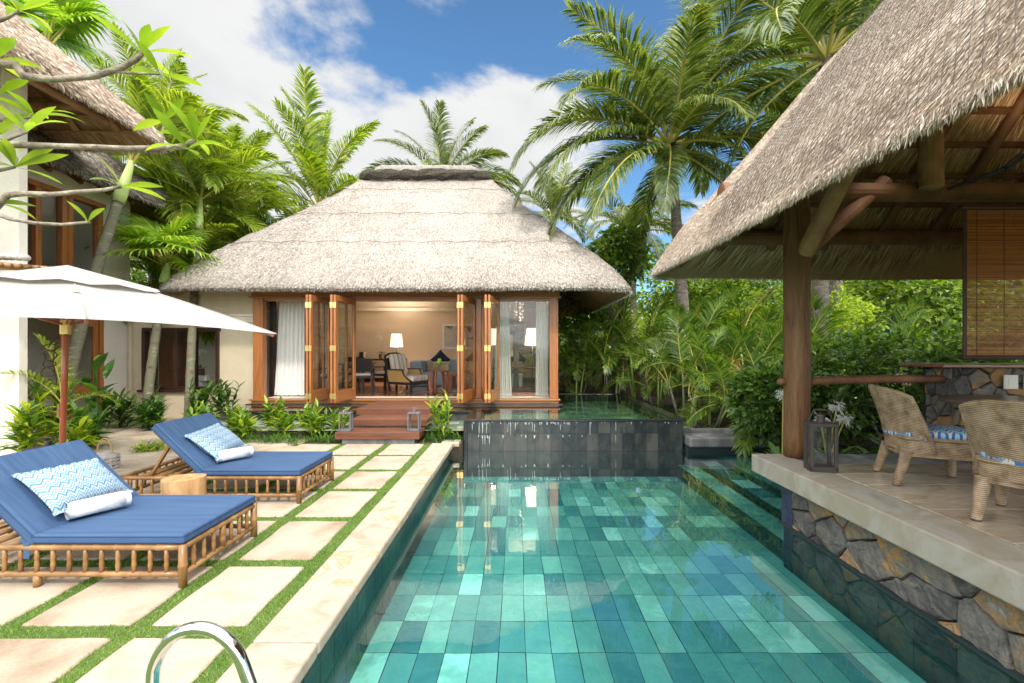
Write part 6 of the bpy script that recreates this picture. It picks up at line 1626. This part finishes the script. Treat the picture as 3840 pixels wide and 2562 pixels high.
# ---------------------------------------------------------------- frangipani in the left foreground
fg = thing('frangipani', 'pale barked frangipani with long bare branches reaching in at the upper left', 'tree', (-3.75, 2.35, 0))
o_ = np.array(fg.location)
s = MB(); s.tube([np.array(p)-o_ for p in ((-3.75,2.35,0),(-3.7,2.4,.9),(-3.5,2.55,1.7),(-3.3,2.65,2.3),(-3.2,2.7,2.9),(-3.12,2.7,3.3),(-3.3,2.7,3.9))], [.11,.1,.085,.07,.06,.05,.035], 12)
s.build('trunk', m_bark, fg, smooth=True)
BR = [[(-3.12,2.7,3.3),(-2.974,2.7,3.285),(-2.93,2.7,3.22),(-2.753,2.7,3.2),(-2.506,2.7,3.22),(-2.343,2.7,3.272),(-2.26,2.7,3.32),(-2.224,2.7,3.356)],
      [(-3.25,2.7,2.78),(-3.05,2.7,2.815),(-2.705,2.69,2.80),(-2.45,2.66,2.78),(-2.297,2.66,2.774),(-2.08,2.66,2.776),(-1.95,2.66,2.79),(-1.879,2.66,2.818)],
      [(-3.3,2.7,2.3),(-3.1,2.68,2.40),(-2.98,2.66,2.50),(-2.887,2.66,2.51),(-2.72,2.66,2.505),(-2.563,2.66,2.52),(-2.42,2.66,2.53),(-2.316,2.66,2.55)],
      [(-3.25,2.6,2.35),(-3.037,2.6,2.394),(-2.9,2.6,2.345),(-2.753,2.6,2.32),(-2.6,2.6,2.312),(-2.452,2.6,2.325)],
      [(-3.2,2.75,2.97),(-3.069,2.75,2.99),(-2.915,2.75,3.006)], [(-2.08,2.66,2.776),(-2.075,2.66,2.85),(-2.06,2.66,2.93)], [(-2.05,2.66,2.778),(-1.97,2.62,2.755),(-1.885,2.6,2.745)],
      [(-2.4,2.7,3.25),(-2.3,2.72,3.25),(-2.16,2.75,3.26)], [(-3.2,2.7,3.5),(-3.05,2.72,3.58),(-2.98,2.72,3.62)], [(-3.2,2.7,2.6),(-3.08,2.7,2.66),(-2.98,2.7,2.68)], [(-3.2,2.65,2.7),(-2.95,2.62,2.80),(-2.80,2.6,2.84)]]
R0 = [.024,.02,.019,.015,.014,.011,.010,.010,.014,.014,.011]
for b, r0 in zip(BR, R0):
    s = MB(); k = len(b); rd = [r0*(1-.5*i/(k-1))*random.uniform(.9,1.12) for i in range(k)]; s.tube([np.array(p)-o_ for p in b], rd, 10); s.build('branch', m_bark, fg, smooth=True)
r_ = random.Random(11)
for i, (p, n_, sc) in enumerate([(BR[0][-1],7,1.1),(BR[7][-1],5,1.0),(BR[1][-1],7,1.0),(BR[5][-1],4,.9),(BR[6][-1],4,1.1),(BR[2][-1],4,1.1),(BR[3][-1],3,.6),(BR[4][-1],6,1.0),(BR[8][-1],9,1.15),(BR[9][-1],8,1.1),(BR[10][-1],7,1.0),((-3.08,2.66,2.45),8,1.1),((-3.12,2.7,3.3),8,1.15),((-3.1,2.7,2.85),8,1.1),((-3.05,2.68,3.1),6,1.1)]):
    s = MB()
    for k in range(n_):
        put(s, leaf_geo(.235,.056,r_.uniform(.15,.85),7,.22,1.25), np.array(p)-o_, k*2*PI/n_+r_.uniform(-.4,.4), r_.uniform(.05,1.15), r_.uniform(-.4,.4), sc*r_.uniform(.75,1.1))
    s.build('leaf_cluster', g_frangi, fg, smooth=True)
# ---------------------------------------------------------------- sky, sun, camera
EL = R(47); SEED = 3.7
sun_dir = Vector((.32, -.66, 0)).normalized()*math.cos(EL) + Vector((0,0,math.sin(EL)))   # towards the sun
w = bpy.data.worlds.new('World'); S.world = w; w.use_nodes = True
nt = w.node_tree; nt.nodes.clear(); N = nt.nodes.new; L = nt.links.new
out = N('ShaderNodeOutputWorld'); bg = N('ShaderNodeBackground'); bg.inputs['Strength'].default_value = .15
sky = N('ShaderNodeTexSky'); sky.sky_type = 'NISHITA'; sky.sun_disc = False; sky.sun_elevation = EL
sky.sun_rotation = math.atan2(sun_dir.x, sun_dir.y); sky.air_density = 1.0; sky.dust_density = .6; sky.ozone_density = 2.2
tc = N('ShaderNodeTexCoord'); sep = N('ShaderNodeSeparateXYZ'); L(tc.outputs['Generated'], sep.inputs[0])
def ma(op, a, b=None, c=None, clamp=False):
    n = N('ShaderNodeMath'); n.operation = op; n.use_clamp = clamp
    for i, q in enumerate((a, b, c)):
        if q is None: continue
        if isinstance(q, (int, float)): n.inputs[i].default_value = q
        else: L(q, n.inputs[i])
    return n.outputs[0]
zz = ma('ADD', ma('MAXIMUM', sep.outputs['Z'], .0), .28)
px = ma('DIVIDE', sep.outputs['X'], zz); py = ma('DIVIDE', sep.outputs['Y'], zz)
cb = N('ShaderNodeCombineXYZ'); L(px, cb.inputs[0]); L(py, cb.inputs[1]); cb.inputs[2].default_value = SEED
nz = N('ShaderNodeTexNoise'); nz.inputs['Scale'].default_value = 1.55; nz.inputs['Detail'].default_value = 9; nz.inputs['Roughness'].default_value = .56; nz.inputs['Distortion'].default_value = .25
L(cb.outputs[0], nz.inputs['Vector'])
# heavier cloud towards the left and low down, clear overhead right
bias = .045
for x0, y0, s_, a_ in ((-.80,1.05,.50,.17), (-.10,.95,.22,-.16), (-.04,1.32,.26,.13), (.65,1.0,.42,-.12), (.0,-.9,1.3,.14)):  # last entry: extra unseen cloud behind the camera, added for fill
    ddx = ma('SUBTRACT', px, x0); ddy = ma('SUBTRACT', py, y0)
    r2 = ma('ADD', ma('MULTIPLY', ddx, ddx), ma('MULTIPLY', ddy, ddy))
    bias = ma('ADD', bias, ma('MULTIPLY', ma('EXPONENT', ma('MULTIPLY', r2, -1/s_**2)), a_))
v = ma('ADD', nz.outputs['Fac'], bias)
mask = N('ShaderNodeMapRange'); mask.interpolation_type = 'SMOOTHSTEP'; mask.inputs['From Min'].default_value = .505; mask.inputs['From Max'].default_value = .59; L(v, mask.inputs['Value'])
dens = N('ShaderNodeMapRange'); dens.inputs['From Min'].default_value = .62; dens.inputs['From Max'].default_value = .95; L(v, dens.inputs['Value'])
nz2 = N('ShaderNodeTexNoise'); nz2.inputs['Scale'].default_value = 4.0; nz2.inputs['Detail'].default_value = 6; L(cb.outputs[0], nz2.inputs['Vector'])
cc = N('ShaderNodeMixRGB'); cc.inputs['Color1'].default_value = (3.7,3.7,3.7,1); cc.inputs['Color2'].default_value = (2.2,2.28,2.36,1)
L(ma('MULTIPLY_ADD', nz2.outputs['Fac'], .3, ma('MULTIPLY', dens.outputs[0], .75), True), cc.inputs['Fac'])
# unseen clouds overhead and behind the camera, brightened as added fill light
fill_ = N('ShaderNodeMapRange'); fill_.inputs['From Min'].default_value = .12; fill_.inputs['From Max'].default_value = -.7; fill_.inputs['To Min'].default_value = 1; fill_.inputs['To Max'].default_value = 4.6; L(ma('MULTIPLY_ADD', sep.outputs['Z'], -.9, sep.outputs['Y']), fill_.inputs['Value'])
br = N('ShaderNodeVectorMath'); br.operation = 'SCALE'; L(cc.outputs['Color'], br.inputs[0]); L(fill_.outputs[0], br.inputs['Scale'])
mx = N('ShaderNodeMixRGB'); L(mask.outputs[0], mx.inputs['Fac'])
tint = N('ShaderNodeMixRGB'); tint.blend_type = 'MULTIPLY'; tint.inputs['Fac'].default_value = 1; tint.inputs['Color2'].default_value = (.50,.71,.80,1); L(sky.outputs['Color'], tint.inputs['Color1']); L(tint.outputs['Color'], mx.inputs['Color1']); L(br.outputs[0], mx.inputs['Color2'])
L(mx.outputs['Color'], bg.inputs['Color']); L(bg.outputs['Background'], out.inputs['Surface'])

sd = bpy.data.lights.new('sun', 'SUN'); sd.energy = 1.6; sd.angle = R(4); sd.color = (1.0, .93, .82)
so = bpy.data.objects.new('sun', sd); COL.objects.link(so); so.rotation_euler = (-sun_dir).to_track_quat('-Z', 'Y').to_euler(); so.location = (20,-20,30)

cd = bpy.data.cameras.new('camera'); cam = bpy.data.objects.new('camera', cd); COL.objects.link(cam); S.camera = cam
cd.sensor_width = 36; cd.lens = 36*1707/3840
cam.location = (0, 0, 1.6); cam.rotation_euler = (R(90), 0, 0)
cd.shift_x = -20/3840; cd.shift_y = 29/3840
cd.clip_start = .05; cd.clip_end = 2000
S.view_settings.view_transform = 'Standard'; S.view_settings.look = 'None'; S.view_settings.gamma = 1
S.view_settings.exposure = .78
S.cycles.use_denoising = True
S.cycles.max_bounces = 10; S.cycles.diffuse_bounces = 4; S.cycles.glossy_bounces = 4; S.cycles.transmission_bounces = 6; S.cycles.transparent_max_bounces = 16
S.cycles.sample_clamp_indirect = 8; S.cycles.caustics_reflective = False; S.cycles.caustics_refractive = False
